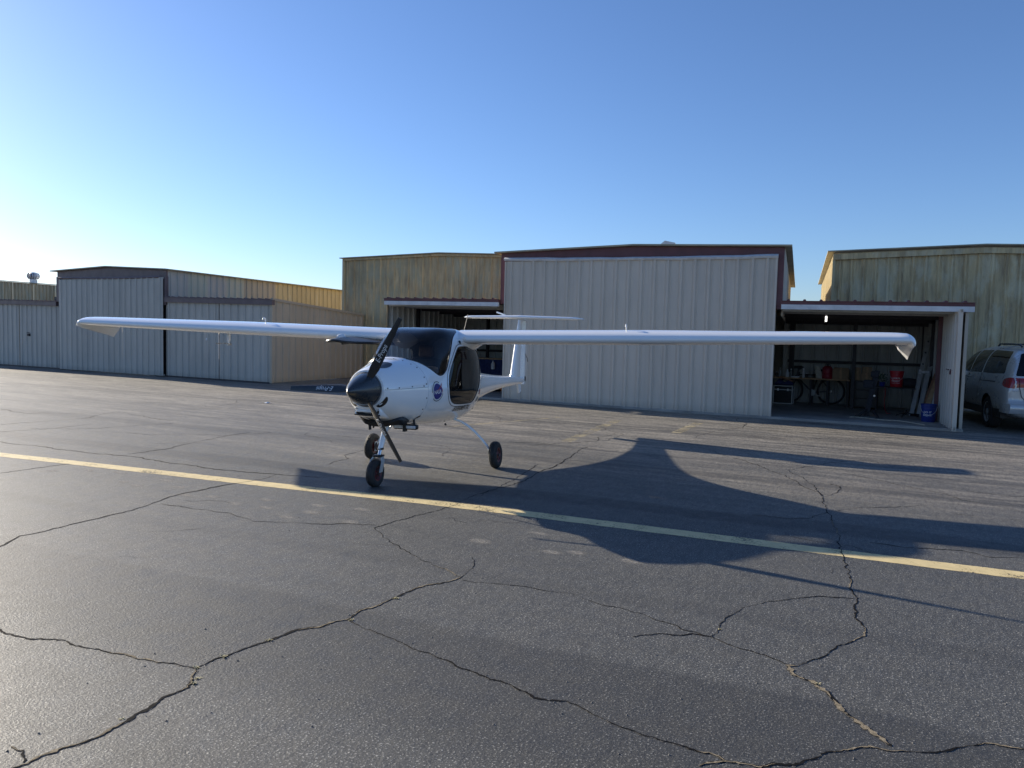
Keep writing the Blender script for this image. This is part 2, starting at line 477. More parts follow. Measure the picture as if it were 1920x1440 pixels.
    c = mix(nt, math_(nt, 'MULTIPLY', ramp(nt, wear, [(0.50, 0.0), (0.62, 1.0)]), math_(nt, 'MULTIPLY', far, 0.75)), c, (0.36, 0.325, 0.265))
    c = mix(nt, math_(nt, 'MULTIPLY', ramp(nt, wear, [(0.36, 1.0), (0.46, 0.0)]), math_(nt, 'MULTIPLY', far, 0.75)), c, (0.040, 0.039, 0.037))
    c = mix(nt, ramp(nt, noise(nt, v, 21, 5, 0.7), [(0.34, 0.45), (0.52, 0.0)]), c, (0.04, 0.04, 0.041))
    rip0 = coords(nt, (3.2, 0.7, 1.0), (0, 0, radians(28)))
    c = mix(nt, ramp(nt, noise(nt, rip0, 9.0, 5, 0.7), [(0.34, 0.5), (0.54, 0.0)]), c, (0.03, 0.03, 0.03))
    L.new(c, p.inputs['Base Color'])
    L.new(ramp(nt, mid, [(0.3, 0.54), (0.7, 0.70)]), p.inputs['Roughness'])
    p.inputs['Specular IOR Level'].default_value = 0.55
    rip = coords(nt, (2.4, 0.8, 1.0), (0, 0, radians(28)))            # the roller's faint ripple, across the strips
    n1 = bump(nt, p, noise(nt, rip, 4.0, 5, 0.7), 0.16, 0.015)
    n2 = bump(nt, p, fine, 0.5, 0.006, n1)
    bump(nt, p, grit, 0.6, 0.003, n2)
    return m

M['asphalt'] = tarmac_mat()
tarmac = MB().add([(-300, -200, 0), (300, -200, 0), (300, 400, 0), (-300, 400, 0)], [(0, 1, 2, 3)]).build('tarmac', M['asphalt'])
tag(tarmac, 'cracked dark grey asphalt apron in front of the hangars', kind='structure')

def paint_mat(name, col, wear):
    m, nt, p, N, L = node_mat(name)
    out = N['Material Output']
    v = coords(nt)
    L.new(ramp(nt, noise(nt, v, 9, 5), [(0.3, tuple(c * 0.8 for c in col)), (0.7, col)]), p.inputs['Base Color'])
    p.inputs['Roughness'].default_value = 0.7
    tr = N.new('ShaderNodeBsdfTransparent'); mx = N.new('ShaderNodeMixShader')
    w = math_(nt, 'ADD', math_(nt, 'MULTIPLY', noise(nt, v, 45, 6, 0.75), 0.6), math_(nt, 'MULTIPLY', noise(nt, v, 3.5, 4, 0.6), 0.4))
    L.new(ramp(nt, w, [(wear - 0.03, 0.0), (wear + 0.03, 1.0)]), mx.inputs[0])
    L.new(tr.outputs[0], mx.inputs[1]); L.new(p.outputs[0], mx.inputs[2]); L.new(mx.outputs[0], out.inputs['Surface'])
    return m
M['yellow_paint'] = paint_mat('yellow road paint', (0.70, 0.56, 0.29), 0.425)
M['old_paint'] = paint_mat('worn out yellow paint', (0.42, 0.36, 0.23), 0.515)

def dense(P, step):
    out = []
    for a, b in zip(P, P[1:]):
        n = max(1, int(hypot(b[0] - a[0], b[1] - a[1]) / step))
        for k in range(n):
            t = k / n; out.append((a[0] + (b[0] - a[0]) * t, a[1] + (b[1] - a[1]) * t))
    out.append(P[-1]); return out

def ribbon(P, wl, wr, z):
    """strip along P with left / right half widths per point"""
    m = MB(); L_, R_ = [], []
    for i, p in enumerate(P):
        a = P[max(i - 1, 0)]; b = P[min(i + 1, len(P) - 1)]
        t = Vector((b[0] - a[0], b[1] - a[1])).normalized(); n = Vector((-t.y, t.x))
        L_.append((p[0] + n.x * wl[i], p[1] + n.y * wl[i], z)); R_.append((p[0] - n.x * wr[i], p[1] - n.y * wr[i], z))
    n = len(P)
    return m.add(L_ + R_, [(i, i + n, i + n + 1, i + 1) for i in range(n - 1)])

CRACKS =[
  (1.0, 0, [(-5.528, 2.785), (-5.582, 2.881), (-5.738, 3.139), (-5.756, 3.356), (-5.813, 3.668), (-5.858, 4.027), (-5.919, 4.355), (-6.086, 4.827), (-6.042, 5.169), (-5.993, 5.539), (-6.101, 6.0)]) ,
  (1.6, 0.45, [(-2.736, 1.434), (-2.73, 1.476), (-2.693, 1.608), (-2.68, 1.724), (-2.664, 1.825), (-2.713, 1.893), (-2.686, 1.947), (-2.728, 2.041), (-2.723, 2.156), (-2.773, 2.246), (-2.841, 2.316), (-2.865, 2.42), (-2.825, 2.497), (-2.821, 2.628), (-2.796, 2.728), (-2.762, 2.883), (-2.717, 2.996), (-2.633, 3.136), (-2.673, 3.276), (-2.623, 3.458), (-2.637, 3.582), (-2.625, 3.759), (-2.51, 3.981), (-2.494, 4.086)]) ,
  (1.3, 0.2, [(-4.134, 2.088), (-4.063, 2.09), (-3.846, 2.102), (-3.679, 2.177), (-3.53, 2.18), (-3.377, 2.218), (-3.192, 2.23), (-3.047, 2.266), (-2.979, 2.3), (-2.835, 2.311)]) ,
  (0.8, 0.05, [(-2.494, 4.086), (-2.612, 4.142), (-2.864, 4.226), (-3.234, 4.417), (-3.513, 4.586), (-3.75, 4.77), (-3.737, 5.097), (-3.684, 5.421), (-3.656, 5.82), (-3.712, 6.202), (-3.683, 6.69), (-3.832, 7.595), (-3.999, 8.366)]) ,
  (0.5, 0, [(-3.793, 4.824), (-4.143, 4.719), (-4.448, 4.571), (-4.735, 4.435), (-5.118, 4.463), (-5.465, 4.472), (-5.9, 4.368)]) ,
  (1.1, 0.1, [(-2.633, 3.136), (-2.416, 3.073), (-2.213, 3.035), (-2.064, 3.011), (-1.852, 2.977), (-1.684, 2.945), (-1.491, 2.902), (-1.364, 2.864), (-1.223, 2.892), (-1.11, 2.892), (-1.052, 2.836), (-0.949, 2.81), (-0.839, 2.816), (-0.726, 2.803), (-0.623, 2.809), (-0.553, 2.818), (-0.517, 2.787)]) ,
  (0.6, 0.05, [(-2.465, 4.04), (-2.336, 4.059), (-2.134, 4.119), (-1.962, 4.155), (-1.704, 4.19), (-1.58, 4.103), (-1.343, 4.095), (-1.171, 4.056), (-0.997, 3.981), (-0.839, 3.957)]) ,
  (0.9, 0.1, [(-1.203, 3.728), (-1.077, 3.846), (-0.925, 3.93), (-0.837, 3.95), (-0.831, 4.082), (-0.826, 4.267), (-0.798, 4.431), (-0.732, 4.575), (-0.658, 4.7), (-0.535, 4.831), (-0.393, 4.964), (-0.199, 5.04)]) ,
  (0.9, 0.12, [(-0.672, 9.135), (-0.54, 9.043), (-0.543, 8.692), (-0.679, 8.275), (-0.578, 7.692), (-0.496, 7.245), (-0.432, 6.842), (-0.373, 6.392), (-0.338, 6.069), (-0.279, 5.721), (-0.239, 5.47), (-0.225, 5.227), (-0.196, 5.042), (-0.174, 4.866), (-0.182, 4.686), (-0.133, 4.598), (-0.109, 4.414), (-0.194, 4.25), (-0.25, 4.126), (-0.301, 3.982), (-0.353, 3.879), (-0.396, 3.818), (-0.42, 3.80)]) ,
  (0.5, 0, [(-0.837, 3.95), (-0.709, 3.906), (-0.609, 3.871), (-0.526, 3.846), (-0.432, 3.813)]) ,
  (1.9, 0.97, [(-0.396, 3.818), (-0.43, 3.797), (-0.382, 3.708), (-0.294, 3.664), (-0.23, 3.582), (-0.165, 3.451), (-0.087, 3.367), (-0.014, 3.277), (0.044, 3.221)]) ,
  (1.3, 0.4, [(-0.596, 2.7), (-0.515, 2.778), (-0.406, 2.821), (-0.283, 2.897), (-0.234, 2.972), (-0.166, 3.055), (-0.076, 3.14), (0.044, 3.214), (0.156, 3.264), (0.249, 3.325), (0.365, 3.438), (0.439, 3.459), (0.539, 3.488)]) ,
  (0.6, 0.1, [(-0.155, 6.579), (0.14, 6.633), (0.416, 6.679), (0.641, 6.613), (0.889, 6.715)]) ,
  (0.9, 0.05, [(-10.905, 5.556), (-10.739, 5.568), (-10.113, 5.598), (-9.674, 5.718), (-9.063, 5.671), (-8.648, 5.732), (-8.241, 5.813), (-7.71, 5.817), (-7.301, 5.898), (-6.887, 5.879), (-6.52, 5.915), (-6.097, 5.998), (-5.586, 6.122)]) ,
  (0.8, 0, [(-8.546, 5.922), (-8.559, 6.458), (-8.775, 7.089), (-8.938, 7.737), (-8.946, 8.307)]) ,
  (0.5, 0, [(-8.464, 4.383), (-8.49, 4.8), (-8.48, 5.122)]) ,
  (0.6, 0, [(-6.056, 6.803), (-6.317, 7.426), (-6.463, 7.936)]) ,
  (0.8, 0.1, [(-2.888, 1.515), (-2.822, 1.512), (-2.739, 1.481)]) ,
  (0.6, 0, [(-2.663, 4.504), (-2.52, 4.302), (-2.486, 4.09)]) ,
  (0.7, 0, [(-12.645, 6.561), (-12.588, 7.318), (-12.534, 7.748), (-12.943, 8.585), (-12.954, 8.903), (-11.947, 8.661), (-11.105, 8.573)]) ,
  (0.6, 0, [(-11.829, 6.136), (-11.637, 6.588), (-11.693, 7.42)]) ,
  (1.0, 0, [(-15.008, 7.791), (-14.524, 7.74), (-13.949, 7.697), (-13.885, 8.074)]) ,
  (0.6, 0, [(-4.067, 10.138), (-3.679, 7.704), (-3.656, 6.315)]) ,
  (0.5, 0, [(-2.673, 11.202), (-1.628, 10.093), (-0.975, 9.019), (-0.686, 8.349)]) ,
  (0.5, 0.1, [(-0.661, 8.365), (-1.206, 9.911), (-0.541, 11.315), (0.488, 11.129)]) ,
]
LINE = [(-9.998, 4.998), (-9.71, 5.032), (-8.316, 5.223), (-7.048, 5.385), (-5.907, 5.53), (-4.881, 5.672), (-3.944, 5.801), (-3.072, 5.892), (-2.269, 5.957), (-1.538, 6.016), (-0.871, 6.071), (-0.258, 6.12), (0.307, 6.166), (0.829, 6.216), (0.955, 6.233)]
LINE = [(-16.0, 4.1)] + LINE + [(3.0, 6.42), (9.0, 6.95)]
lp = dense(LINE, 0.06)
wl = [0.098 + 0.004 * rnd.uniform(-1, 1) for _ in lp]; wr = [0.098 + 0.004 * rnd.uniform(-1, 1) for _ in lp]
o = ribbon(lp, wl, wr, 0.0015).build('painted_line', M['yellow_paint'], tarmac)
for a, b, w in (((-4.55, 10.45), (-4.95, 14.0), 0.09), ((-3.43, 12.68), (-3.50, 14.6), 0.09), ((-7.0, 10.9), (-6.1, 13.7), 0.05)):
    P = dense([a, b], 0.15)
    ribbon(P, [w] * len(P), [w] * len(P), 0.0015).build('faded_line', M['old_paint'], tarmac)

M['crack'] = simple('open crack', (0.008, 0.008, 0.009), 0.95, spec=0.1, var=0.3, scale=30)
M['crack_dirt'] = simple('dry dirt in the cracks', (0.24, 0.20, 0.14), 0.95, spec=0.1, var=0.45, scale=55, bmp=0.5)
M['crack_lip'] = simple('broken asphalt edge', (0.11, 0.105, 0.10), 0.8, spec=0.4, var=0.5, scale=60, bmp=0.5)
def jag(P, step, amp):
    Q = []
    for p in dense(P, step * 4.5):
        Q.append((p[0] + rnd.uniform(-1, 1) * amp * 3.2, p[1] + rnd.uniform(-1, 1) * amp * 3.2))
    Q[0], Q[-1] = P[0], P[-1]
    P = dense(Q, step); out = []; ox = oy = 0
    for p in P:
        ox = ox * 0.82 + rnd.uniform(-amp, amp); oy = oy * 0.82 + rnd.uniform(-amp, amp)
        out.append((p[0] + ox + rnd.uniform(-amp, amp) * .5, p[1] + oy + rnd.uniform(-amp, amp) * .5))
    return out
for _ in range(46):                                     # hairlines in the old surface, mostly along the lanes
    x, y = rnd.uniform(-15, 3), rnd.uniform(6.6, 15.3); hd_ = rnd.choice((0.05, 0.15, -0.1, 1.1, 1.5, 2.0)) + rnd.uniform(-.3, .3); P = [(x, y)]
    for _k in range(rnd.randint(3, 9)):
        hd_ += rnd.uniform(-.5, .5); l_ = rnd.uniform(.15, .5); x += l_ * cos(hd_); y += l_ * sin(hd_); P.append((x, y))
    if max(q[1] for q in P) < 16.2: CRACKS.append((rnd.uniform(.25, .55), 0, P))
for _ in range(16):
    x, y = rnd.uniform(-6, 1.5), rnd.uniform(2.2, 6.4); hd_ = rnd.uniform(0, 3.1); P = [(x, y)]
    for _k in range(rnd.randint(3, 7)):
        hd_ += rnd.uniform(-.7, .7); l_ = rnd.uniform(.06, .18); x += l_ * cos(hd_); y += l_ * sin(hd_); P.append((x, y))
    CRACKS.append((rnd.uniform(.16, .28), 0, P))
for w, t, P in CRACKS:
    near = min(hypot(*q) for q in P) < 6
    J = jag(P, 0.014 if near else 0.05, 0.0045 if near else 0.016)
    ww = 0.0036 * w * (1.0 if near else 2.0)
    n = len(J); k = []; cur = 1.0
    for i in range(n):
        cur = min(1.9, max(0.22, cur * .93 + .07 + rnd.uniform(-0.32, 0.32))); k.append(cur * (0.6 if i < 1 or i > n - 2 else 1) * (0.25 if rnd.random() < .05 else 1))
    a = [ww * q * rnd.uniform(.5, 1.3) for q in k]; b = [ww * q * rnd.uniform(0.5, 1.3) for q in k]
    cr = ribbon(J, a, b, 0.0022).build('crack', M['crack'], tarmac)
    lip = ribbon(J, [x + ww * rnd.uniform(0.0, 1.0) * (rnd.random() < .35) for x in a], [x + ww * rnd.uniform(0.0, 1.3) * (rnd.random() < .35) for x in b], 0.0012).build('crack_edge', M['crack_lip'], tarmac)
    if t > 0:
        m = MB(); i = 0
        while i < n - 4:
            ln = rnd.randint(4, 22)
            if rnd.random() < t:
                seg = J[i:i + ln]
                if len(seg) > 2:
                    sh = rnd.uniform(-0.5, 0.5) * ww; wf = 2.2 if t > .6 else 1.3
                    seg = [(q[0] + sh, q[1] - ww * rnd.uniform(0.2, 0.9)) for q in seg]
                    e = [ww * wf * rnd.uniform(0.3, 1.3) * sin(pi * (q + 0.3) / (len(seg) - 0.4)) + 0.0003 for q in range(len(seg))]
                    e = [x * rnd.uniform(.5, 1.4) for x in e]; r_ = ribbon(seg, e, [x * rnd.uniform(0.5, 1.2) for x in e], 0.0032)
                    m.add(r_.v, r_.f)
            i += ln
        if m.f: tag(m.build('crack_dirt', M['crack_dirt'], tarmac), kind='stuff')

def smudge_mat():
    m, nt, p, N, L = node_mat('dust print')
    out = N['Material Output']
    p.inputs['Base Color'].default_value = (0.30, 0.28, 0.25, 1); p.inputs['Roughness'].default_value = 0.9
    tr = N.new('ShaderNodeBsdfTransparent'); mx = N.new('ShaderNodeMixShader')
    v = coords(nt, kind='Generated')
    g = N.new('ShaderNodeTexGradient'); g.gradient_type = 'QUADRATIC_SPHERE'
    mp = N.new('ShaderNodeMapping'); mp.inputs['Location'].default_value = (-1, -1, 0); mp.inputs['Scale'].default_value = (2, 2, 0)
    tc = N.new('ShaderNodeTexCoord'); L.new(tc.outputs['Generated'], mp.inputs['Vector']); L.new(mp.outputs[0], g.inputs[0])
    f = math_(nt, 'MULTIPLY', ramp(nt, g.outputs['Fac'], [(0.0, 0.0), (0.25, 1.0)]), ramp(nt, noise(nt, coords(nt), 38, 5, 0.7), [(0.38, 0.0), (0.62, 0.8)]))
    L.new(f, mx.inputs[0]); L.new(tr.outputs[0], mx.inputs[1]); L.new(p.outputs[0], mx.inputs[2]); L.new(mx.outputs[0], out.inputs['Surface'])
    return m
M['smudge'] = smudge_mat()
for x, y in [(-8.18, 4.77), (-7.53, 5.12), (-6.77, 4.78), (-7.04, 4.83), (-6.36, 4.97), (-5.75, 4.84), (-5.35, 4.76), (-5.24, 5.03), (-4.67, 5.12), (-4.59, 4.65), (-4.55, 4.89), (-4.04, 4.81), (-4.25, 5.22), (-6.77, 5.11), (-2.23, 4.93), (-2.07, 5.02), (-1.65, 5.04), (-2.83, 4.9), (-2.54, 5.36), (-7.9, 5.0), (-5.0, 4.8), (-6.0, 4.75)]:
    a, b, q = rnd.uniform(0.10, 0.17), rnd.uniform(0.05, 0.08), rnd.uniform(-0.6, 0.5)
    m = MB().add([(a * cos(k) * cos(q) - b * sin(k) * sin(q), a * cos(k) * sin(q) + b * sin(k) * cos(q), 0) for k in [2 * pi * i / 14 for i in range(14)]], [tuple(range(14))])
    o = m.build('dust_smudge', M['smudge'], tarmac); o.location = (x, y, 0.001 + 0.00001 * rnd.random())

# small dry weeds rooted in the cracks
M['weed'] = simple('dry weed', (0.38, 0.34, 0.19), 0.8, var=0.4, scale=40)
m = MB()
for x, y, r, n in [(-2.62, 3.54, .035, 26), (-2.80, 2.71, .03, 22), (-2.84, 2.46, .035, 28), (-2.85, 2.31, .03, 20), (-2.73, 2.20, .03, 18), (-2.62, 3.14, .03, 18), (-0.28, 3.66, .03, 14), (-0.82, 4.09, .02, 10), (-2.76, 2.24, .03, 14), (-2.72, 1.85, .025, 10)]:
    for _ in range(n):
        a = rnd.uniform(0, 2 * pi); l = rnd.uniform(0.3, 1.0) * r; r *= .62 if _ == 0 else 1; h = rnd.uniform(0.08, 0.4) * r
        bx, by = x + rnd.uniform(-.6, .6) * r, y + rnd.uniform(-.35, .35) * r
        wv = Vector((-sin(a), cos(a), 0)) * 0.0022; tip = Vector((bx + cos(a) * l, by + sin(a) * l, h)); mid = Vector((bx + cos(a) * l * .5, by + sin(a) * l * .5, h * .9))
        m.add([Vector((bx, by, 0)) - wv, Vector((bx, by, 0)) + wv, mid + wv, mid - wv, tip], [(0, 1, 2, 3), (3, 2, 4)])
w_ = m.build('dry_weeds', M['weed']); tag(w_, 'small tufts of dry weed growing out of the asphalt cracks', 'weeds', kind='stuff')
m = MB()
for _ in range(420):
    x, y = rnd.uniform(-9, 3), rnd.uniform(1.4, 13)
    if rnd.random() < 0.4: x, y = rnd.uniform(-3.2, 1.2), rnd.uniform(1.5, 5)
    s = rnd.uniform(0.003, 0.008)
    P = [Vector((rnd.uniform(.6, 1) * cos(k), rnd.uniform(.6, 1) * sin(k), 0)) * s + Vector((x, y, 0)) for k in (0, 1.5, 3, 4.6)]
    m.add(P + [Vector((x, y, s * .8))], [(0, 1, 4), (1, 2, 4), (2, 3, 4), (3, 0, 4)])
tag(m.build('gravel', M['crack_lip']), 'loose grit scattered over the apron', 'gravel', kind='stuff')
# a scrap of white paper lying on the far apron
o = MB().add([(0, 0, .004), (.10, .02, .012), (.19, .0, .006), (.27, .03, .02), (.26, .09, .01), (.17, .06, .03), (.09, .09, .006), (-.01, .06, .004)], [(0, 1, 6, 7), (1, 2, 5, 6), (2, 3, 4, 5)]).build('paper_scrap', M['white_decal'])
o.location = (-12.6, 11.9, 0); tag(o, 'crumpled scrap of white paper lying on the far apron', 'paper')

# ------------------------------------------------------------------ ribbed sheet walls
_pc = {}
def sheet(n, pitch, h0, h1, mat, rib=0.034, name='panel'):
    """ribbed sheet: along +X, facing -Y, foot at z = 0, top from h0 to h1"""
    key = (n, round(pitch, 4), round(h0, 3), round(h1, 3), mat.name, rib)
    if key in _pc: return _pc[key]
    pts = [(0.0, 0.0)]
    for i in range(n):
        x = i * pitch
        pts += [(x + .06, 0), (x + .07, -.005), (x + .085, -.005), (x + .095, 0), (x + pitch * .5 - .036, 0), (x + pitch * .5 - .018, -rib), (x + pitch * .5 + .018, -rib), (x + pitch * .5 + .036, 0), (x + pitch - .095, 0), (x + pitch - .085, -.005), (x + pitch - .07, -.005), (x + pitch - .06, 0)]
    pts += [(n * pitch, 0.0)]
    W = n * pitch
    k = len(pts)
    m = MB().add([(x, y, 0) for x, y in pts] + [(x, y, h0 + (h1 - h0) * x / W) for x, y in pts], [(i, i + 1, i + 1 + k, i + k) for i in range(k - 1)])
    me = bpy.data.meshes.new(name); me.from_pydata(m.v, [], m.f); me.materials.append(mat)
    _pc[key] = me
    return me

def wall(parent, x, y, ang, length, z0, top, mat, per=3, pitch=0.305, name='panel', thing_xy=(0, 0)):
    """row of ribbed sheets from (x, y) along the direction ang; top(s) = height of the upper edge; mat = material or function of the sheet's index"""
    n = max(1, round(length / pitch)); p = length / n
    if not callable(top): t_ = top; top = lambda s: t_
    if SHEAR['on']:
        x2, y2 = x + cos(ang) * length, y + sin(ang) * length
        x, x2 = askew(x, y), askew(x2, y2)
        ang = atan2(y2 - y, x2 - x); l2 = hypot(x2 - x, y2 - y); p = l2 / n; length = l2
    R = root_of(parent).location
    i = k = 0
    while i < n:
        q = min(per, n - i); s = i * p
        mt = mat(k) if callable(mat) else mat
        inst(name, sheet(q, p, top(s) - z0, top(s + q * p) - z0, mt), parent,
             (x + cos(ang) * (s) - R.x + sin(ang) * 0.003 * (k % 2), y + sin(ang) * s - R.y - cos(ang) * 0.003 * (k % 2), z0 - R.z), (0, 0, ang))
        i += q; k += 1

def gable(parent, name, mat, xl, zl, xa, za, xr, zr, y0, y1, th=0.035):
    poly = [(xl, zl), (xa, za), (xr, zr), (xr, zr + th), (xa, za + th), (xl, zl + th)]
    return MB().prism(poly, y0, y1).build(name, mat, parent, world=True)

def low_roof(parent, x0, x1, y0, y1, z0, z1, slope, mat, pitch=0.305):
    """ribbed roof sheets, the ribs running back from the front edge"""
    n = max(1, round((x1 - x0) / pitch)); p = (x1 - x0) / n
    pts = []
    for i in range(n):
        x = x0 + i * p
        pts += [(x, 0), (x + p * .5 - .035, 0), (x + p * .5 - .018, .03), (x + p * .5 + .018, .03), (x + p * .5 + .035, 0)]
    pts.append((x1, 0))
    m = MB(); k = len(pts)
    f = lambda x: (x - x0) * slope
    m.add([(x, y0, z0 + h + f(x)) for x, h in pts] + [(x, y1, z1 + h + f(x)) for x, h in pts] + [(x, y0, z0 + f(x) - .012) for x, h in pts] + [(x, y1, z1 + f(x) - .012) for x, h in pts],
          [(i, i + 1, i + 1 + k, i + k) for i in range(k - 1)] + [(i + 2 * k, i + 3 * k, i + 3 * k + 1, i + 2 * k + 1) for i in range(k - 1)] + [(i, i + 2 * k, i + 2 * k + 1, i + 1) for i in range(k - 1)])
    return m.build('roof', mat, parent, world=True)

def beam(parent, name, mat, x0, x1, y0, y1, z0, z1, dz=0.0):
    """a straight member; dz = how much the x1 end is higher"""
    m = MB().box(x0, x1, y0, y1, z0, z1)
    m.v = [(a, b, c + (dz if a == x1 else 0)) for a, b, c in m.v]
    return m.build(name, mat, parent, world=True)

D = 16.55
# ---- the open hangar in the middle --------------------------------------------------
H = thing('open_hangar', 'tan grey hangar with maroon trim, open side bays and a tall closed door', 'hangar', (-5.6, D, 0))
XL, XR, TL, TR = -12.70, 1.05, -9.05, -2.33
SHEAR['on'] = True
slab_m = MB().bbox(XL - .03, XR + .03, D - 0.12, 28, -0.1, 0.05, 0.012).build('floor_slab', M['slab'], H, world=True)
dr = MB()
dr.box(-8.93, -2.47, 16.50, 16.56, 0.03, 0.09); dr.box(-8.93, -2.47, 16.50, 16.56, 3.36, 3.42); dr.box(-8.93, -8.89, 16.50, 16.56, 0.09, 3.36); dr.box(-2.51, -2.47, 16.50, 16.56, 0.09, 3.36)
door = dr.build('sliding_door', M['tan_grey'], H, world=True)
wall(door, -8.93, 16.485, 0, 6.46, 0.035, lambda s: 3.495 - 0.0148 * s, M['tan_grey'])
beam(H, 'door_edge_trim', M['tan_grey'], -8.955, -8.925, 16.455, 16.56, 0.03, 3.49)
beam(H, 'door_edge_trim', M['tan_grey'], -2.475, -2.43, 16.455, 16.56, 0.03, 3.42)
# maroon gable fascia over the door, with the slack strip of canvas under it
poly = [(-9.10, 3.46), (-2.31, 3.40), (-2.31, 3.625), (-5.6, 3.765), (-9.10, 3.715)]
MB().prism(poly, 16.54, 16.60).build('gable_fascia', M['maroon'], H, world=True)
m = MB(); ns = 28; R0 = []
for i in range(ns + 1):
    t = i / ns; x = -8.97 + t * 6.55; sag = 0.006 * sin(t * 31) + 0.004 * sin(t * 57 + 1)
    zt = 3.596 - 0.219 * t + 0.106 * t * t - sag * 0.6; zb = zt - 0.080 - 0.008 * sin(t * 9)
    R0.append([(x, 16.46, zt), (x, 16.415 + .006 * sin(t * 40), (zt + zb) / 2), (x, 16.445, zb), (x, 16.475, zb + .01), (x, 16.48, zt)])
m.loft(R0, True, True).build('canvas_strip', M['canvas'], H, smooth=50, world=True)
beam(H, 'jamb_post', M['maroon'], -2.43, -2.31, 16.52, 16.62, 2.33, 3.55)
beam(H, 'jamb_post', M['maroon'], -9.10, -8.98, 16.52, 16.62, 2.44, 3.60)
for bx, bz in ((-2.37, 3.30), (-2.35, 3.44), (-2.38, 3.05)):
    MB().lathe([(0.022, 0), (0.02, 0.012)], (bx, 16.515, bz), 'y', 10).build('bolt_head', M['maroon'], H, world=True)
gable(H, 'gable_roof', M['roof'], TL - .20, 3.71, -5.6, 3.77, TR + .18, 3.63, 16.42, 28.2)
wall(H, TR, 16.62, pi / 2, 11.4, 2.20, 3.625, lambda k: M['tan_grey'] if k < 4 else M['tan_sheet'])  # far sheets tan: light bounced from the sunlit wall opposite, painted in
wall(H, TL, 28.0, -pi / 2, 11.4, 2.20, 3.70, M['yellow_sheet'])
wall(H, TR, 21.4, pi / 2, 6.6, 0.05, 2.25, M['liner']); wall(H, TL, 28.0, -pi / 2, 6.6, 0.05, 2.25, M['liner'])
wall(H, TL, 28.0, 0, TR - TL, 0.05, 3.62, M['liner'])
# vent flap standing on the roof
MB().add([(-6.35, 20.4, 3.80), (-5.75, 20.4, 3.80), (-5.32, 20.6, 4.36), (-5.62, 20.6, 4.43), (-6.35, 20.5, 3.79), (-5.75, 20.5, 3.79), (-5.32, 20.66, 4.34), (-5.62, 20.66, 4.41)],
         [(0, 1, 2, 3), (4, 7, 6, 5), (0, 4, 5, 1), (1, 5, 6, 2), (2, 6, 7, 3), (3, 7, 4, 0)]).build('roof_vent', M['fascia'], H, world=True)
SL = -0.0135
for x0, x1, zf in ((XL, TL - .05, 2.60), (TR, XR + .10, 2.51)):
    low_roof(H, x0, x1, 16.40, 21.6, zf - .005, 2.33, -0.012, M['maroon'])
    dz = -0.012 * (x1 - x0)
    beam(H, 'roof_edge', M['maroon'], x0, x1, 16.43, 16.48, zf - .085, zf - .018, dz)
    beam(H, 'gutter_fascia', M['fascia'], x0 + .02, x1, 16.41, 16.475, zf - .185, zf - .085, dz)
    # purlins and headers under the roof
    for k, (yy, hh) in enumerate(((16.62, .12), (17.5, .10), (18.5, .10), (19.6, .10), (20.7, .10))):
        zz = zf - .03 - (yy - 16.4) * 0.04
        beam(H, 'purlin', M['liner'] if k < 2 else M['dark_steel'], x0 + .03, x1 - .12, yy, yy + .06, zz - hh - .06, zz - .02, dz)
# left bay
wall(H, XL, 21.55, -pi / 2, 4.95, 0.05, 2.50, M['tan_sheet'])
wall(H, XL + .05, 16.62, pi / 2, 1.52, 0.06, 2.40, M['grey_sheet'], name='door_panel')
wall(H, XL + .05, 18.2, pi / 2, 3.1, 0.05, 2.36, M['liner'])
wall(H, XL + .05, 21.3, 0, TL - XL - .05, 0.05, 2.34, M['liner'])
for x in (-11.6, -10.3): beam(H, 'wall_post', M['dark_steel'], x, x + .08, 21.14, 21.24, 0.05, 2.3)
beam(H, 'wall_post', M['dark_steel'], XL + .06, XL + .15, 18.15, 18.25, 0.05, 2.38)
beam(H, 'girt', M['dark_steel'], XL + .08, TL, 21.16, 21.22, 1.12, 1.19)
# right bay
wall(H, XR, 16.60, pi / 2, 4.8, 0.05, 2.40, M['tan_sheet'])
wall(H, TR, 21.3, 0, XR - TR - .04, 0.05, 2.34, M['liner'])
wall(H, XR - .04, 21.3, -pi / 2, 3.2, 0.05, 2.38, M['liner'])
SHEAR['on'] = False
beam(H, 'wall_post', M['dark_steel'], -1.10, -1.02, 20.0, 20.09, 0.05, 2.34)
beam(H, 'wall_post', M['dark_steel'], -2.72, -2.60, 21.14, 21.28, 0.05, 2.34)
beam(H, 'wall_post', M['dark_steel'], 0.40, 0.49, 21.16, 21.26, 0.05, 2.34)
beam(H, 'wall_post', M['dark_steel'], 0.55, 0.64, 19.6, 19.7, 0.05, 2.36)
beam(H, 'girt', M['dark_steel'], -2.75, 0.45, 21.18, 21.25, 1.12, 1.19)
beam(H, 'jamb_post', M['maroon'], 0.63, 0.71, 18.08, 18.18, 0.05, 2.36)
beam(H, 'corner_trim', M['tan_grey'], XR - .035, XR + .02, 16.54, 16.61, 0.02, 2.36)
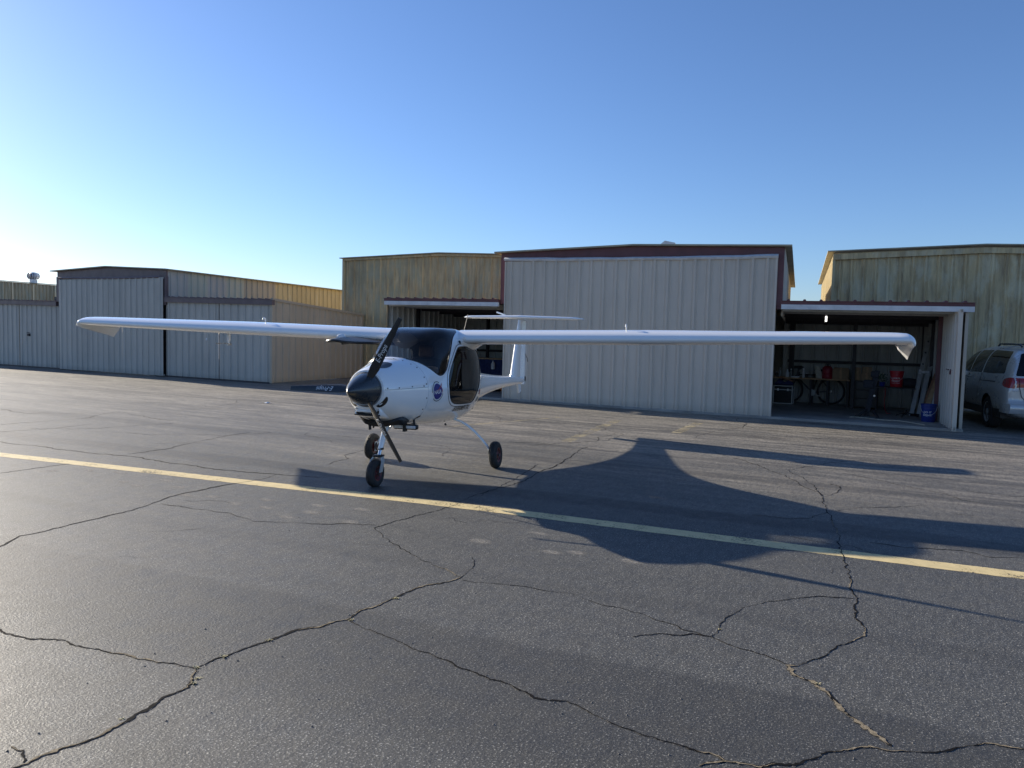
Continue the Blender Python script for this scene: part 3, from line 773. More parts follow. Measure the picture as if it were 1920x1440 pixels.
# the swung-in door leaf on the right
a_ = (0.73, 18.08); b_ = (0.90, 16.26)
ang = atan2(b_[1] - a_[1], b_[0] - a_[0]); ln = hypot(b_[0] - a_[0], b_[1] - a_[1])
fr = MB()
dx, dy = cos(ang), sin(ang); nx, ny = sin(ang), -cos(ang)
def leafbox(s0, s1, t0, t1, z0, z1):
    P = [(a_[0] + dx * s + -nx * t, a_[1] + dy * s - ny * t, z) for z in (z0, z1) for s, t in ((s0, t0), (s1, t0), (s1, t1), (s0, t1))]
    fr.add(P, [(0, 3, 2, 1), (4, 5, 6, 7), (0, 1, 5, 4), (1, 2, 6, 5), (2, 3, 7, 6), (3, 0, 4, 7)])
leafbox(0, ln, 0.01, 0.055, 0.04, 0.10); leafbox(0, ln, 0.01, 0.055, 2.27, 2.33); leafbox(ln - .05, ln, -.012, 0.06, 0.02, 2.33); leafbox(ln - .16, ln - .06, -.004, .0, 0.10, 2.3); leafbox(0, 0.05, 0.01, 0.055, .1, 2.27)
leaf = fr.build('door_leaf', M['tan_grey'], H, world=True)
wall(leaf, a_[0], a_[1], ang, ln - .14, 0.05, 2.31, M['grey_sheet'], name='panel')
lb = MB(); 
for z in (1.17, ):
    P0 = Vector((a_[0] + dx * ln * .45 + nx * .02, a_[1] + dy * ln * .45 + ny * .02, z)); P1 = Vector((a_[0] + dx * ln * .86 + nx * .02, a_[1] + dy * ln * .86 + ny * .02, z))
    lb.tube([P0, P1], 0.014, 6); lb.obox((P0 * .25 + P1 * .75) - Vector((0, 0, .05)), (dx, dy, 0), (nx, ny, 0), (0, 0, 1), .05, .02, .035)
lb.build('latch_bar', M['maroon'], leaf, world=True)
# fluorescent lamp, lit
L_ = thing('ceiling_lamp', 'small lit fluorescent lamp hanging under the right bay roof', 'lamp', (-1.61, 18.5, 2.10))
MB().bbox(-.025, .025, -.025, .025, 0.16, 0.21, .006).build('housing', M['white_metal'], L_)
MB().tube([(0, 0, .04), (0, 0, .16)], .018, 10).build('tube', M['lamp'], L_, smooth=40)
MB().tube([(0, 0, .20), (0, 0, .32)], .004, 5).build('cord', M['black_plastic'], L_)

SHEAR['on'] = True
# ---- the closed grey hangar on the left ----------------------------------------------
G_ = thing('closed_hangar', 'long grey ribbed hangar with closed sliding doors and dark brown trim', 'hangar', (-24.85, D, 0))
gx0, gx1 = -46.0, -17.0
tl, tr = -27.75, -21.85
d_ = MB()
for z0, z1 in ((0.03, 0.08), (3.26, 3.32)): d_.box(-27.62, -21.85, 16.44, 16.49, z0, z1)
gd = d_.build('sliding_door', M['grey_sheet'], G_, world=True)
wall(gd, -27.62, 16.42, 0, 5.78, 0.03, 3.31, M['grey_sheet'], per=3)
poly = [(tl - .08, 3.40), (tr + .06, 3.32), (tr + .06, 3.545), (-24.85, 3.70), (tl - .08, 3.62)]
MB().prism(poly, 16.50, 16.57).build('gable_fascia', M['brown_trim'], G_, world=True)
m = MB(); R0 = []
for i in range(21):
    t = i / 20; x = tl + .12 + t * 5.66; sag = .05 * sin(pi * t); zt = 3.42 - .06 * t - sag * .7
    R0.append([(x, 16.40, zt), (x, 16.38, zt - .04), (x, 16.40, zt - .07), (x, 16.42, zt - .03)])
m.loft(R0, True, True).build('door_track', M['brown_trim'], G_, smooth=50, world=True)
beam(G_, 'jamb_post', M['brown_trim'], tr - .10, tr + .08, 16.46, 16.58, 2.40, 3.34)
beam(G_, 'jamb_post', M['brown_trim'], tl - .08, tl + .12, 16.46, 16.58, 2.50, 3.42)
gable(G_, 'gable_roof', M['roof'], tl - .35, 3.62, -24.85, 3.72, tr + .18, 3.56, 16.38, 31)
sheet_bounce_tones = ['grey_sheet', 'green_sheet', 'grey_sheet', 'green_sheet', 'tan_sheet', 'tan_sheet', 'yellow_sheet', 'yellow_sheet', 'yellow_sheet', 'yellow_sheet', 'yellow_sheet', 'yellow_sheet', 'yellow_sheet', 'yellow_sheet']  # sheet colours differ; tan and yellow towards the back paint in warm bounced light
wall(G_, tr, 16.58, pi / 2, 14.0, 2.0, 3.57, lambda k: M[sheet_bounce_tones[min(k, 13)]])
wall(G_, tl, 28.6, -pi / 2, 12.0, 2.0, 3.62, M['tan_sheet'])
for x0, x1, zf, seam in ((gx0, tl, 2.85, -30.38), (tr, gx1, 2.66, -19.30)):
    dz = -0.018 * (x1 - x0)
    low_roof(G_, x0, x1, 16.42, 21.55, zf - .0, zf - .28, -0.018, M['brown_trim'])
    beam(G_, 'roof_edge', M['brown_trim'], x0, x1 + (.08 if x1 == gx1 else -.1), 16.44, 16.56, zf - .17, zf - .015, dz)
    z_ = lambda x: zf - .17 - .018 * (x - x0)
    ed = [x0, seam, x1] if x0 == tr else [x0, -34.2, seam, x1 - .05]
    for a, b in zip(ed, ed[1:]):
        f_ = MB().box(a + .02, b - .02, 16.54, 16.58, 0.06, 0.11)
        dd = f_.build('sliding_door', M['grey_sheet'], G_, world=True)
        wall(dd, a + .02, 16.53, 0, b - a - .04, 0.05, lambda s, a=a: z_(a) - .018 * s + .01, M['grey_sheet'])
        beam(G_, 'door_gap_strip', M['dark_steel'], b - .022, b + .022, 16.545, 16.56, 0.02, z_(b))
MB().box(-29.74, -29.64, 16.45, 16.53, 1.20, 1.30).tube([(-29.78, 16.47, 1.34), (-29.62, 16.47, 1.34)], .012, 6).build('padlock_hasp', M['dark_steel'], G_, world=True)
MB().box(-19.86, -19.80, 16.48, 16.53, 1.27, 1.34).build('hasp', M['galv'], G_, world=True)
beam(G_, 'bottom_rail', M['dark_steel'], tr, gx1, 16.50, 16.545, 0.0, 0.05)
beam(G_, 'bottom_rail', M['dark_steel'], gx0, tl + .1, 16.50, 16.545, 0.0, 0.05)
wall(G_, gx1, 16.56, pi / 2, 5.0, 0.03, lambda s: 2.545 - 0.052 * s, M['tan_sheet'])
MB().prismx([(16.50, 2.53), (21.55, 2.25), (21.55, 2.33), (16.50, 2.61)], gx1 - .05, gx1 + .06).build('rake_trim', M['tan_sheet'], G_, world=True)
beam(G_, 'door_gap_strip', M['dark_steel'], -22.5, -21.80, 16.60, 16.66, 0.0, 2.7)  # dark board added behind the door gap to stop light leaking through
beam(G_, 'door_gap_strip', M['dark_steel'], -28.2, -27.5, 16.60, 16.66, 0.0, 2.7)  # same added light block behind the gap on the other side
beam(G_, 'corner_trim', M['tan_sheet'], gx1 - .05, gx1 + .04, 16.49, 16.57, 0.02, 2.5)

# ---- olive hangars behind --------------------------------------------------------------
SHEAR['y0'] = YC = 21.62
O1 = thing('olive_hangar', 'tall weathered olive hangar rising behind the left open bay', 'hangar', (-14.3, YC, 0))
topC = lambda x: 4.425 + (0.012 * (x + 14.3) if x < -14.3 else -0.048 * (x + 14.3))
wall(O1, -18.57, YC, 0, 8.6, 0.02, lambda s: topC(-18.57 + s), M['olive_sheet'])
wall(O1, -18.57, YC + 11, -pi / 2, 10.97, 0.02, 4.34, M['yellow_sheet'])
gable(O1, 'gable_roof', M['roof'], -18.69, topC(-18.57), -14.3, 4.435, -9.9, topC(-10.0), YC - .15, YC + 11.2, 0.03)
MB().prism([(-18.60, 4.29), (-14.3, 4.35), (-10.0, topC(-10) - .08), (-10.0, topC(-10)), (-14.3, 4.425), (-18.60, 4.365)], YC - .08, YC - .02).build('rake_trim', M['olive_sheet'], O1, world=True)
beam(O1, 'corner_trim', M['yellow_sheet'], -18.62, -18.52, YC - .06, YC + .02, 0.02, 4.3)
beam(O1, 'flashing', M['olive_sheet'], -17.50, -16.55, YC - .07, YC - .03, 1.86, 1.94)
SHEAR['y0'] = 22.65
O2 = thing('olive_hangar', 'tall stained olive hangar behind the van and the right open bay', 'hangar', (1.75, 22.65, 0))
topD = lambda x: 4.215 + (0.012 * (x - 1.75) if x < 1.75 else -0.05 * (x - 1.75))
wall(O2, -1.83, 22.65, 0, 8.4, 0.02, lambda s: topD(-1.83 + s), M['pale_olive'])
wall(O2, -1.83, 34.2, -pi / 2, 11.55, 0.02, 4.14, M['yellow_sheet'])
gable(O2, 'gable_roof', M['roof'], -2.00, topD(-1.83) + .03, 1.75, 4.26, 6.8, topD(6.6) + .03, 22.50, 34.4, 0.03)
MB().prism([(-1.86, 3.98), (1.75, 4.06), (6.6, topD(6.6) - .17), (6.6, topD(6.6)), (1.75, 4.20), (-1.86, 4.14)], 22.56, 22.62).build('rake_trim', M['pale_olive'], O2, world=True)
beam(O2, 'corner_trim', M['yellow_sheet'], -1.87, -1.80, 22.59, 22.67, 0.02, 4.1)
SHEAR['y0'] = YC
O3 = thing('olive_hangar', 'low olive ribbed upper wall at the left edge, carrying the turbine vent', 'hangar', (-41, YC, 0))
topE = lambda x: 3.87 - 0.058 * (x + 41.4)
wall(O3, -53.0, YC, 0, 20.0, 0.02, lambda s: topE(-53 + s), M['olive_sheet'])
low_roof(O3, -53.0, -33.0, YC - .1, 31, topE(-53) + .02, topE(-53) + .05, -0.058, M['roof'])
SHEAR['on'] = False
T_ = thing('roof_turbine', 'round silver turbine vent standing on the far left roof', 'roof vent', (-39.05, 21.95, 3.76))
MB().lathe([(.17, -.06), (.17, .18), (.15, .20)], n=20).build('collar', M['galv'], T_, smooth=40)
MB().lathe([(.10, .20), (.20, .23), (.12, .46), (.03, .49)], n=20).build('core', M['dark_steel'], T_, smooth=40)
fin = MB()
for k in range(18):
    a = 2 * pi * k / 18
    R0 = []
    for i in range(7):
        t = i / 6; r = .15 + .11 * sin(pi * (0.12 + 0.76 * t)); z = .20 + .30 * t
        R0.append([(r * cos(a), r * sin(a), z), ((r + .03) * cos(a + .2), (r + .03) * sin(a + .2), z)])
    fin.loft(R0, False, False)
fin.build('fin_ring', M['galv'], T_)
MB().lathe([(.16, .49), (.13, .53), (.02, .55)], n=20).build('cap', M['galv'], T_, smooth=40)

# ------------------------------------------------------------------ the light aircraft (x forward, y to its left, z up)
ST = [(1.80,1.205,.85,.18,1.03,2.0,2.0,0),
(1.77,1.22,.80,.215,1.02,2.0,2.0,0),
(1.70,1.245,.75,.26,1.01,2.0,2.1,0),
(1.56,1.275,.695,.315,1.0,2.0,2.2,0),
(1.38,1.315,.645,.375,1.0,2.0,2.25,0),
(1.20,1.35,.61,.435,1.0,2.1,2.3,.04),
(1.00,1.475,.585,.475,1.0,2.4,2.35,.22),
(.80,1.61,.565,.515,1.0,4.2,2.35,.33),
(.55,1.67,.545,.54,1.0,6,2.35,.27),
(.25,1.68,.525,.55,1.0,6.0,2.35,.22),
(0.,1.68,.515,.55,1.0,5.0,2.35,.18),
(-.3,1.66,.515,.51,1.0,3.5,2.3,.12),
(-.55,1.63,.53,.43,1.0,2.8,2.3,.05),
(-.8,1.50,.56,.32,.99,2.5,2.2,0),
(-1.1,1.27,.61,.225,.95,2.3,2.1,0),
(-1.5,1.11,.67,.17,.92,2.1,2.0,0),
(-2.1,1.03,.735,.135,.90,2.0,2.0,0),
(-3.0,.965,.775,.105,.875,2.0,2.0,0),
(-3.8,.915,.775,.075,.845,2.0,2.0,0),
(-4.25,.89,.775,.04,.83,2.0,2.0,0)]
def _interp(x):
    n = len(ST); x = max(min(x, ST[0][0]), ST[-1][0])
    for i in range(n - 1):
        if ST[i + 1][0] <= x <= ST[i][0]: break
    a = ST[i]; b = ST[i + 1]; p = ST[max(i - 1, 0)]; c = ST[min(i + 2, n - 1)]
    h = b[0] - a[0]; t = (x - a[0]) / h; out = []
    for k in range(1, 8):
        m0 = (b[k] - p[k]) / (b[0] - p[0]) if i > 0 else (b[k] - a[k]) / h
        m1 = (c[k] - a[k]) / (c[0] - a[0]) if i < n - 2 else (b[k] - a[k]) / h
        out.append((2 * t**3 - 3 * t * t + 1) * a[k] + (t**3 - 2 * t * t + t) * h * m0 + (-2 * t**3 + 3 * t * t) * b[k] + (t**3 - t * t) * h * m1)
    return out

def section(x, n=180):
    """n points round the fuselage at x, evenly spaced along the outline, from the left side upwards"""
    zt, zb, w, zc, nt, nb, kt = _interp(x)
    P = []
    for i in range(721):
        th = 2 * pi * i / 720; c, s = cos(th), sin(th); e = nt if s >= 0 else nb
        z = zc + ((zt - zc) if s >= 0 else (zc - zb)) * copysign(abs(s)**(2 / e), s)
        y = w * copysign(abs(c)**(2 / e), c) * (1 - kt * max(0.0, (z - zc) / (zt - zc)))
        P.append((y, z))
    P = np.array(P); d = np.concatenate([[0], np.cumsum(np.hypot(*np.diff(P, axis=0).T))])
    u = np.linspace(0, d[-1], n + 1)[:-1]
    return np.stack([np.full(n, x), np.interp(u, d, P[:, 0]), np.interp(u, d, P[:, 1])], 1)

def side(x, z, off=0.0, sgn=1):
    """point on the fuselage side at (x, z), pushed out by off"""
    zt, zb, w, zc, nt, nb, kt = _interp(x)
    if z >= zc: r = min(1.0, (z - zc) / (zt - zc)); e = nt; k = 1 - kt * r
    else: r = min(1.0, (zc - z) / (zc - zb)); e = nb; k = 1
    y = w * max(0.0, 1 - r**e)**(1 / e) * k
    return Vector((x, sgn * (y + off), z))
def snormal(x, z, sgn=1):
    a = side(x + .01, z, 0, sgn) - side(x - .01, z, 0, sgn); b = side(x, z + .01, 0, sgn) - side(x, z - .01, 0, sgn)
    n = a.cross(b).normalized()
    return n if n.y * sgn > 0 else -n
def on_side(x, z, off, sgn=1): return side(x, z, 0, sgn) + snormal(x, z, sgn) * off

PH = radians(-78.05)
A = thing('light_aircraft', 'white high-wing two-seat aeroplane with black three-blade propeller parked on the apron', 'aeroplane', (-5.12, 7.637, 0), PH)

xs_ = np.concatenate([np.linspace(1.80, 1.15, 50), np.linspace(1.14, -.75, 190), np.linspace(-.77, -4.25, 70)])
GR = np.stack([section(x) for x in xs_])
Q = GR.reshape(-1, 3)
ws_poly = smooth_poly([(1.222, 1.352), (1.205, 1.332), (1.18, 1.315), (1.145, 1.295), (1.10, 1.26), (1.03, 1.21), (.99, 1.175), (.945, 1.15), (.885, 1.152), (.82, 1.18), (.75, 1.225), (.68, 1.31), (.60, 1.41), (.535, 1.49), (.46, 1.56), (.36, 1.605), (.20, 1.645), (.11, 1.672), (.08, 1.70), (.08, 1.90), (1.35, 1.90), (1.35, 1.40)], 1)
dr_raw = [(.37, 1.455), (.20, 1.462), (-.25, 1.43), (-.36, 1.37), (-.37, 1.26), (-.25, 1.07), (-.07, .90), (0.0, .82), (.07, .79), (.30, .795), (.54, .81), (.68, .83), (.775, .89), (.815, 1.0), (.76, 1.12), (.67, 1.22), (.52, 1.36), (.43, 1.43)]
dr_poly = smooth_poly(dr_raw, 2)
def field(poly, sel):
    f = sdf_poly(poly, Q[:, [0, 2]])
    f = np.where(sel, f, 1.0)
    return f.reshape(GR.shape[:2])
F_ws = field(ws_poly, Q[:, 2] > 1.05)
F_dl = field(dr_poly, Q[:, 1] > 0.1)
F_dr = field(dr_poly, Q[:, 1] < -0.1)
body, wsm, dlm, drm = cut_grid(GR, [F_ws, F_dl, F_dr])
body.f.append(tuple(range(len(body.v), len(body.v) + 180))); body.v += [tuple(p) for p in GR[0]]
body.f.append(tuple(range(len(body.v), len(body.v) + 180))[::-1]); body.v += [tuple(p) for p in GR[-1]]
fus_o = body.build('fuselage', M['white'], A, smooth=35)
sol = fus_o.modifiers.new('thickness', 'SOLIDIFY'); sol.thickness = 0.012; sol.offset = -1; sol.material_offset = 1
fus_o.data.materials.append(M['interior'])
wsm.build('windscreen', M['glass'], A, smooth=60)
dlm.build('door_window', M['dark_glass'], A, smooth=60)

def outline(poly, off, sgn, grow=0.0):
    """points along an outline on the fuselage side"""
    P = np.array(poly); c = P.mean(0); out = []
    n = len(P)
    for i in range(n):
        a, b = P[i - 1], P[(i + 1) % n]; t = (b - a) / max(np.hypot(*(b - a)), 1e-9); nn = np.array([t[1], -t[0]])
        if nn @ (P[i] - c) < 0: nn = -nn
        q = P[i] + nn * grow
        out.append(on_side(q[0], q[1], off, sgn))
    return out
def ring_tube(pts, r, n=6):
    m = MB(); pts = pts + [pts[0]]; return m.tube(pts, r, n, False)
dp = smooth_poly(dr_raw, 2)
ring_tube(outline(dp, 0.0, 1, 0.004), 0.006).build('door_gasket', M['black_plastic'], A, smooth=60)
# pale door frame and the shut line round it
def band(poly, g0, g1, off, sgn):
    a = outline(poly, off, sgn, g0); b = outline(poly, off, sgn, g1); n = len(a)
    return MB().add(a + b, [(i, (i + 1) % n, n + (i + 1) % n, n + i) for i in range(n)])
band(dp, 0.008, 0.030, 0.003, 1).build('door_frame', M['white'], A, smooth=60)
ring_tube(outline(dp, 0.0, 1, 0.034), 0.0035).build('door_shut_line', M['black_plastic'], A, smooth=60)
ring_tube(outline(dp, 0.0, -1, 0.004), 0.009).build('door_gasket', M['black_plastic'], A, smooth=60)
# windscreen border
wb = [(x, z) for x, z in ws_poly if z < 1.64 and z < _interp(x)[0] - 0.012]
for sg in (1, -1):
    MB().tube([on_side(x, z, 0.0, sg) for x, z in wb], 0.007, 6).build('windscreen_gasket', M['black_plastic'], A, smooth=60)
# door hinges at the top of the left door
for x in (.30, .02):
    MB().obox(on_side(x, 1.515, .008), (1, 0, 0), snormal(x, 1.515), Vector((1, 0, 0)).cross(snormal(x, 1.515)), .028, .006, .016).build('hinge', M['black_plastic'], A)

# cockpit seen through the glass
for yy in (.235, -.235):
    st = MB().bbox(-.36, -.24, yy - .19, yy + .19, .75, 1.30, .04)
    st.bbox(-.34, .18, yy - .19, yy + .19, .66, .78, .04)
    so = st.build('seat', M['seat'], A, smooth=50)
    MB().bbox(-.37, -.28, yy - .10, yy + .10, 1.30, 1.46, .03).build('headrest', M['seat_tan'], so, smooth=50)
MB().bbox(.78, 1.0, -.38, .38, 1.02, 1.24, .03).build('instrument_panel', M['black_plastic'], A, smooth=50)
MB().tube([(.55, .12, .75), (.62, .12, 1.0), (.63, .12, 1.06)], .014, 8).build('control_stick', M['black_plastic'], A, smooth=50)
_b = section(-.60, 40); _c = _b.mean(0)
MB().loft([[tuple(_c + (q - _c) * .93 + np.array([dx, 0, 0])) for q in _b] for dx in (0, -.03)], True, True).build('rear_bulkhead', M['interior'], A)
MB().box(-.42, 1.10, -.22, .22, .615, .64).build('cabin_floor', M['interior'], A)
for z, x in ((1.02, .60), (1.03, .53)):
    p_ = on_side(x, z, -.03); m = MB()
    m.tube([p_ + Vector((.032 * cos(k), -.002, .045 * sin(k))) for k in [2 * pi * i / 16 for i in range(17)]], .008, 6, False)
    m.build('window_vent', M['grey_decal'], A, smooth=60)
pp = [on_side(x, z, -.012) for x, z in ((-.20, 1.29), (-.29, 1.29), (-.28, 1.19), (-.19, 1.19))]
MB().add(pp, [(0, 1, 2, 3)]).build('window_placard', M['fascia'], A)

# wings
def foil(n=26, t=0.17, cm=0.03, p=0.4):
    X = [0.5 * (1 - cos(pi * i / n)) for i in range(n + 1)]
    up, lo = [], []
    for x in X:
        yt = 5 * t * (.2969 * x**.5 - .126 * x - .3516 * x * x + .2843 * x**3 - .1036 * x**4)
        yc = cm / p**2 * (2 * p * x - x * x) if x < p else cm / (1 - p)**2 * ((1 - 2 * p) + 2 * p * x - x * x)
        up.append((x, yc + yt)); lo.append((x, yc - yt))
    return up[::-1] + lo[1:-1]
def wing_mb(sg):
    rings = []
    FO = foil(26, .186)
    def station(y):
        xle = .275 - .02 * max(0, y - 2.6); xte = -.655 + .10 * max(0, (y - 2.6) / 2.6)
        th = .186 if y < 2.6 else .186 - .010 * (y - 2.6)
        return xle, xte, foil(26, th), 1.552 + .0215 * (y - .44)
    for y in [.36, .44, .6, 1.2, 2.0, 2.6, 3.4, 4.2, 4.7, 4.95, 5.08, 5.16]:
        xle, xte, FO, z0 = station(y)
        q = max(0.0, (y - 4.95) / .30)
        rings.append([(xle - fx * (xle - xte), sg * y, z0 + fz * (xle - xte) - .035 * q**2 * fx**1.5) for fx, fz in FO])
    # the drooped tip: the section rolls over and runs down to a point at the trailing edge
    y1 = 5.235; xle, xte, FO, z0 = station(y1); ch = xle - xte
    for k in range(10):
        a = radians(10 * k); u = k / 9
        ts = 1 - .52 * u**1.2; r = .055; cy, cz = y1 + r * sin(a), -r * (1 - cos(a))
        rings.append([(xle - .02 * u * u - fx * (ch - .02 * u * u), sg * (cy + sin(a) * fz * ch * ts), z0 + cz + cos(a) * fz * ch * ts - .05 * fx**1.5 * (1 - .2 * u)) for fx, fz in FO])
    for k in range(1, 8):
        u = k / 7; ts = .48 * (1 - .88 * u)
        rings.append([(xle - .02 - .09 * u * (1 - fx) - fx * (ch - .02), sg * (y1 + .055 + fz * ch * ts + .105 * u * fx), z0 - .055 - .05 * .8 * fx**1.5 - u * (.03 + .085 * fx**1.1)) for fx, fz in FO])
    return MB().loft(rings, True, True)
for sg in (1, -1):
    w_o = wing_mb(sg).build('wing', M['white'], A, smooth=40)
    # flaperon shut line on the lower side and on top
    zz = lambda y, up: 1.552 + 0.0215 * (y - .44) + (0.048 if up else -0.018)
    for up in (0,):
        MB().tube([(-.43 + .075 * max(0, (y - 2.6) / 2.6), sg * y, zz(y, up)) for y in (.7, 1.5, 2.6, 3.5, 4.7)], .004, 5).build('flaperon_shut_line', M['seam'], w_o)
    yv = 2.36
    vt = MB().tube([(.05, sg * yv, 1.66), (.05, sg * yv, 1.735), (.06, sg * yv, 1.757), (.085, sg * yv, 1.765), (.105, sg * yv, 1.755), (.11, sg * yv, 1.735)], .007, 8)
    vt.build('fuel_vent', M['white_metal'], w_o, smooth=50)
    # wing root fillet
    R0 = []
    for i in range(11):
        t = i / 10; x = .30 - t * .90
        zc_ = 1.50 - .03 * sin(pi * t); y0 = .44 - .10 * max(0, t - .5)
        R0.append([(x, sg * (y0 - .06), zc_ + .03), (x, sg * (y0 + .015), zc_ - .06 * sin(pi * t)), (x, sg * (y0 + .10 * sin(pi * t) + .02), zc_ + .012), (x, sg * (y0 + .06), zc_ + .08)])
    MB().loft(R0, True, True).build('root_fillet', M['white'], w_o, smooth=60)
# pitot under the right wing
pt = MB().tube([(.07, -2.91, 1.60), (.07, -2.91, 1.555), (.07, -2.91, 1.44)], [.025, .024, .022], 10)
pt.tube([(.07, -2.91, 1.45), (.07, -2.91, 1.395)], .012, 8)
po = pt.build('pitot_mast', M['white_metal'], A, smooth=40)
MB().tube([(.02, -2.91, 1.415), (.36, -2.89, 1.415)], .006, 8).tube([(.02, -2.91, 1.40), (.10, -2.91, 1.40)], .012, 8).build('pitot_tube', M['steel'], po, smooth=40)

# tail
def fin_section(z, xle, xte, th):
    return [(xle - fx * (xle - xte), fz * (xle - xte), z) for fx, fz in [(x, y) for x, y in foil(16, th, 0.0)]]
rings = []
for i in range(10):
    t = i / 9; z = .80 + t * 1.10
    rings.append(fin_section(z, -3.42 - .46 * t if t > .08 else -3.42 - .46 * t + .05 * (1 - t / .08), -4.16 - .03 * t, .15))
MB().loft(rings, True, True).build('tail_fin', M['white'], A, smooth=40)
rings = []
for i in range(9):
    t = i / 8; z = .765 + t * 1.12; xl_, xt_ = -4.175 - .03 * t, -4.46 - .03 * t
    w0 = .048 - .006 * t
    rings.append([(xl_, w0, z), (xl_ - .14, w0 * .75, z), (xt_, .004, z), (xt_, -.004, z), (xl_ - .14, -w0 * .75, z), (xl_, -w0, z), (xl_ + .02, 0, z)])
ro = MB().loft(rings, True, True).build('rudder', M['white'], A, smooth=40)
MB().obox((-4.25, .047, .86), (1, 0, 0), (0, 1, 0), (0, 0, 1), .03, .004, .042).build('rudder_placard', M['black_decal'], ro)
MB().tube([(-4.20, .05, 1.30), (-4.36, .05, 1.22), (-4.40, .045, 1.16)], .005, 6).build('rudder_cable', M['black_plastic'], ro)
for sg in (1, -1):
    rings = []
    for i in range(13):
        y = 1.085 * (i / 12); t = i / 12
        q = max(0, (t - .88) / .12)
        xle = -3.86 - .10 * t - .14 * q**2; xte = -4.28 - .0 * t
        rings.append([(xle - fx * (xle - xte), sg * y, 1.935 + fz * (xle - xte) + .012 * (1 - t)) for fx, fz in foil(16, .17 * (1 - .4 * q**2), 0.0)])
    so = MB().loft(rings, True, True).build('tailplane', M['white'], A, smooth=40)
    rings = []
    for i in range(7):
        t = i / 6; y = .03 + 1.02 * t
        rings.append([(-4.285, sg * y, 1.955), (-4.46, sg * y, 1.945), (-4.46, sg * y, 1.938), (-4.285, sg * y, 1.925)])
    MB().loft(rings, True, True).build('elevator', M['white'], so, smooth=40)
m = MB(); m.obox((-4.15, -.36, 1.995), (0.2, 1, -.32), (1, 0, 0), (0, .3, 1), .135, .035, .012)
m.build('tail_strake', M['white'], A)
m = MB().add([(-3.86, .015, .80), (-4.08, .015, .79), (-4.12, .012, .64), (-3.98, .012, .62), (-3.86, -.015, .80), (-4.08, -.015, .79), (-4.12, -.012, .64), (-3.98, -.012, .62)], [(0, 1, 2, 3), (4, 7, 6, 5), (0, 4, 5, 1), (1, 5, 6, 2), (2, 6, 7, 3), (3, 7, 4, 0)])
m.build('tail_skid', M['white_metal'], A)
for x, h, y in ((-.72, .33, .10), (-1.42, .30, 0.0)):
    MB().tube([(x, y, _interp(x)[0] - .02), (x - .20 * h / .3, y, _interp(x)[0] + h)], [.006, .0035], 6).build('antenna', M['black_plastic'] if x > -1 else M['white_metal'], A)

# spinner and propeller
HX, HZ = 1.875, 1.03
MB().lathe([(.0, 2.192), (.010, 2.184), (.030, 2.158), (.055, 2.12), (.082, 2.07), (.110, 2.01), (.136, 1.94), (.156, 1.87), (.167, 1.82), (.170, 1.795), (.16, 1.785)], (0, 0, HZ), 'x', 48).build('spinner', M['spinner'], A, smooth=50)
m = MB()
R0 = []
for i in range(49):
    a = 2 * pi * i / 48
    R0.append([(1.795, .176 * cos(a), HZ + .176 * sin(a)), (1.80, .192 * cos(a), HZ + .192 * sin(a)), (1.775, .20 * cos(a), HZ + .20 * sin(a))])
m.loft(R0, False, False).build('cowl_ring', M['white'], A, smooth=60)
def blade():
    rings = []; n = 12
    for i in range(15):
        t = i / 14; r = .09 + t * .725
        beta = radians(52 - 36 * t**.8); ch = (.055 + .048 * min(1, t / .22)) if t < .22 else .103 - .060 * (t - .22) / .78
        th = .030 * (1 - t)**1.3 + .006
        e = Vector((sin(beta), 0, cos(beta))); nrm = Vector((cos(beta), 0, -sin(beta)))
        R0 = []
        for k in range(2 * n):
            a = 2 * pi * k / (2 * n); u = cos(a); v = sin(a)
            cu = u * ch * .5 - .06 * ch
            R0.append(Vector((0, r, 0)) + e * cu + nrm * (v * th * .5 * (1 - .35 * u) + (th * .12)))
        rings.append(R0)
    return MB().loft(rings, True, True)
bm_ = blade().mesh('propeller_blade', M['carbon'], 50)
V, F, w, h = text_mb('E-Props', 1.0, 0.25, 1.0)
sc = .19 / w
def blade_text():
    m = MB(); P = []
    for u, v in V:
        r = .42 + u * sc; t = (r - .09) / .725; beta = radians(52 - 36 * t**.8); th = .030 * (1 - t)**1.3 + .006
        e = Vector((sin(beta), 0, cos(beta))); nrm = Vector((cos(beta), 0, -sin(beta)))
        P.append(Vector((0, r, 0)) + e * (v * sc * 1.15 - .003) + nrm * (th * .62 + .0035))
    return m.add(P, F).mesh('lettering', M['white_decal'])
tm_ = blade_text()
for phi in (61.5, 181.5, 301.5):
    b = inst('propeller_blade', bm_, A, (HX, 0, HZ), (radians(phi), 0, 0))
    inst('lettering', tm_, b)

# cowling details
def patch(name, mat, pts, off, sgn, parent=A):
    """filled outline on the fuselage side, (x, z) points"""
    P = smooth_poly(pts, 2); c = np.mean(np.array(P), 0)
    V = [on_side(x, z, off, sgn) for x, z in P] + [on_side(c[0], c[1], off, sgn)]
    n = len(P)
    return MB().add(V, [(i, (i + 1) % n, n) for i in range(n)]).build(name, mat, parent, smooth=60)
for sg in (1, -1):
    patch('air_intake', M['black_decal'], [(1.794, .865), (1.785, .90), (1.778, .945), (1.77, .965), (1.757, .955), (1.748, .92), (1.752, .88), (1.77, .845)], .003, sg)
    patch('cowl_vent', M['black_decal'], [(1.245, .700), (1.225, .722), (1.195, .729), (1.19, .715), (1.215, .695), (1.24, .69)], .003, sg)
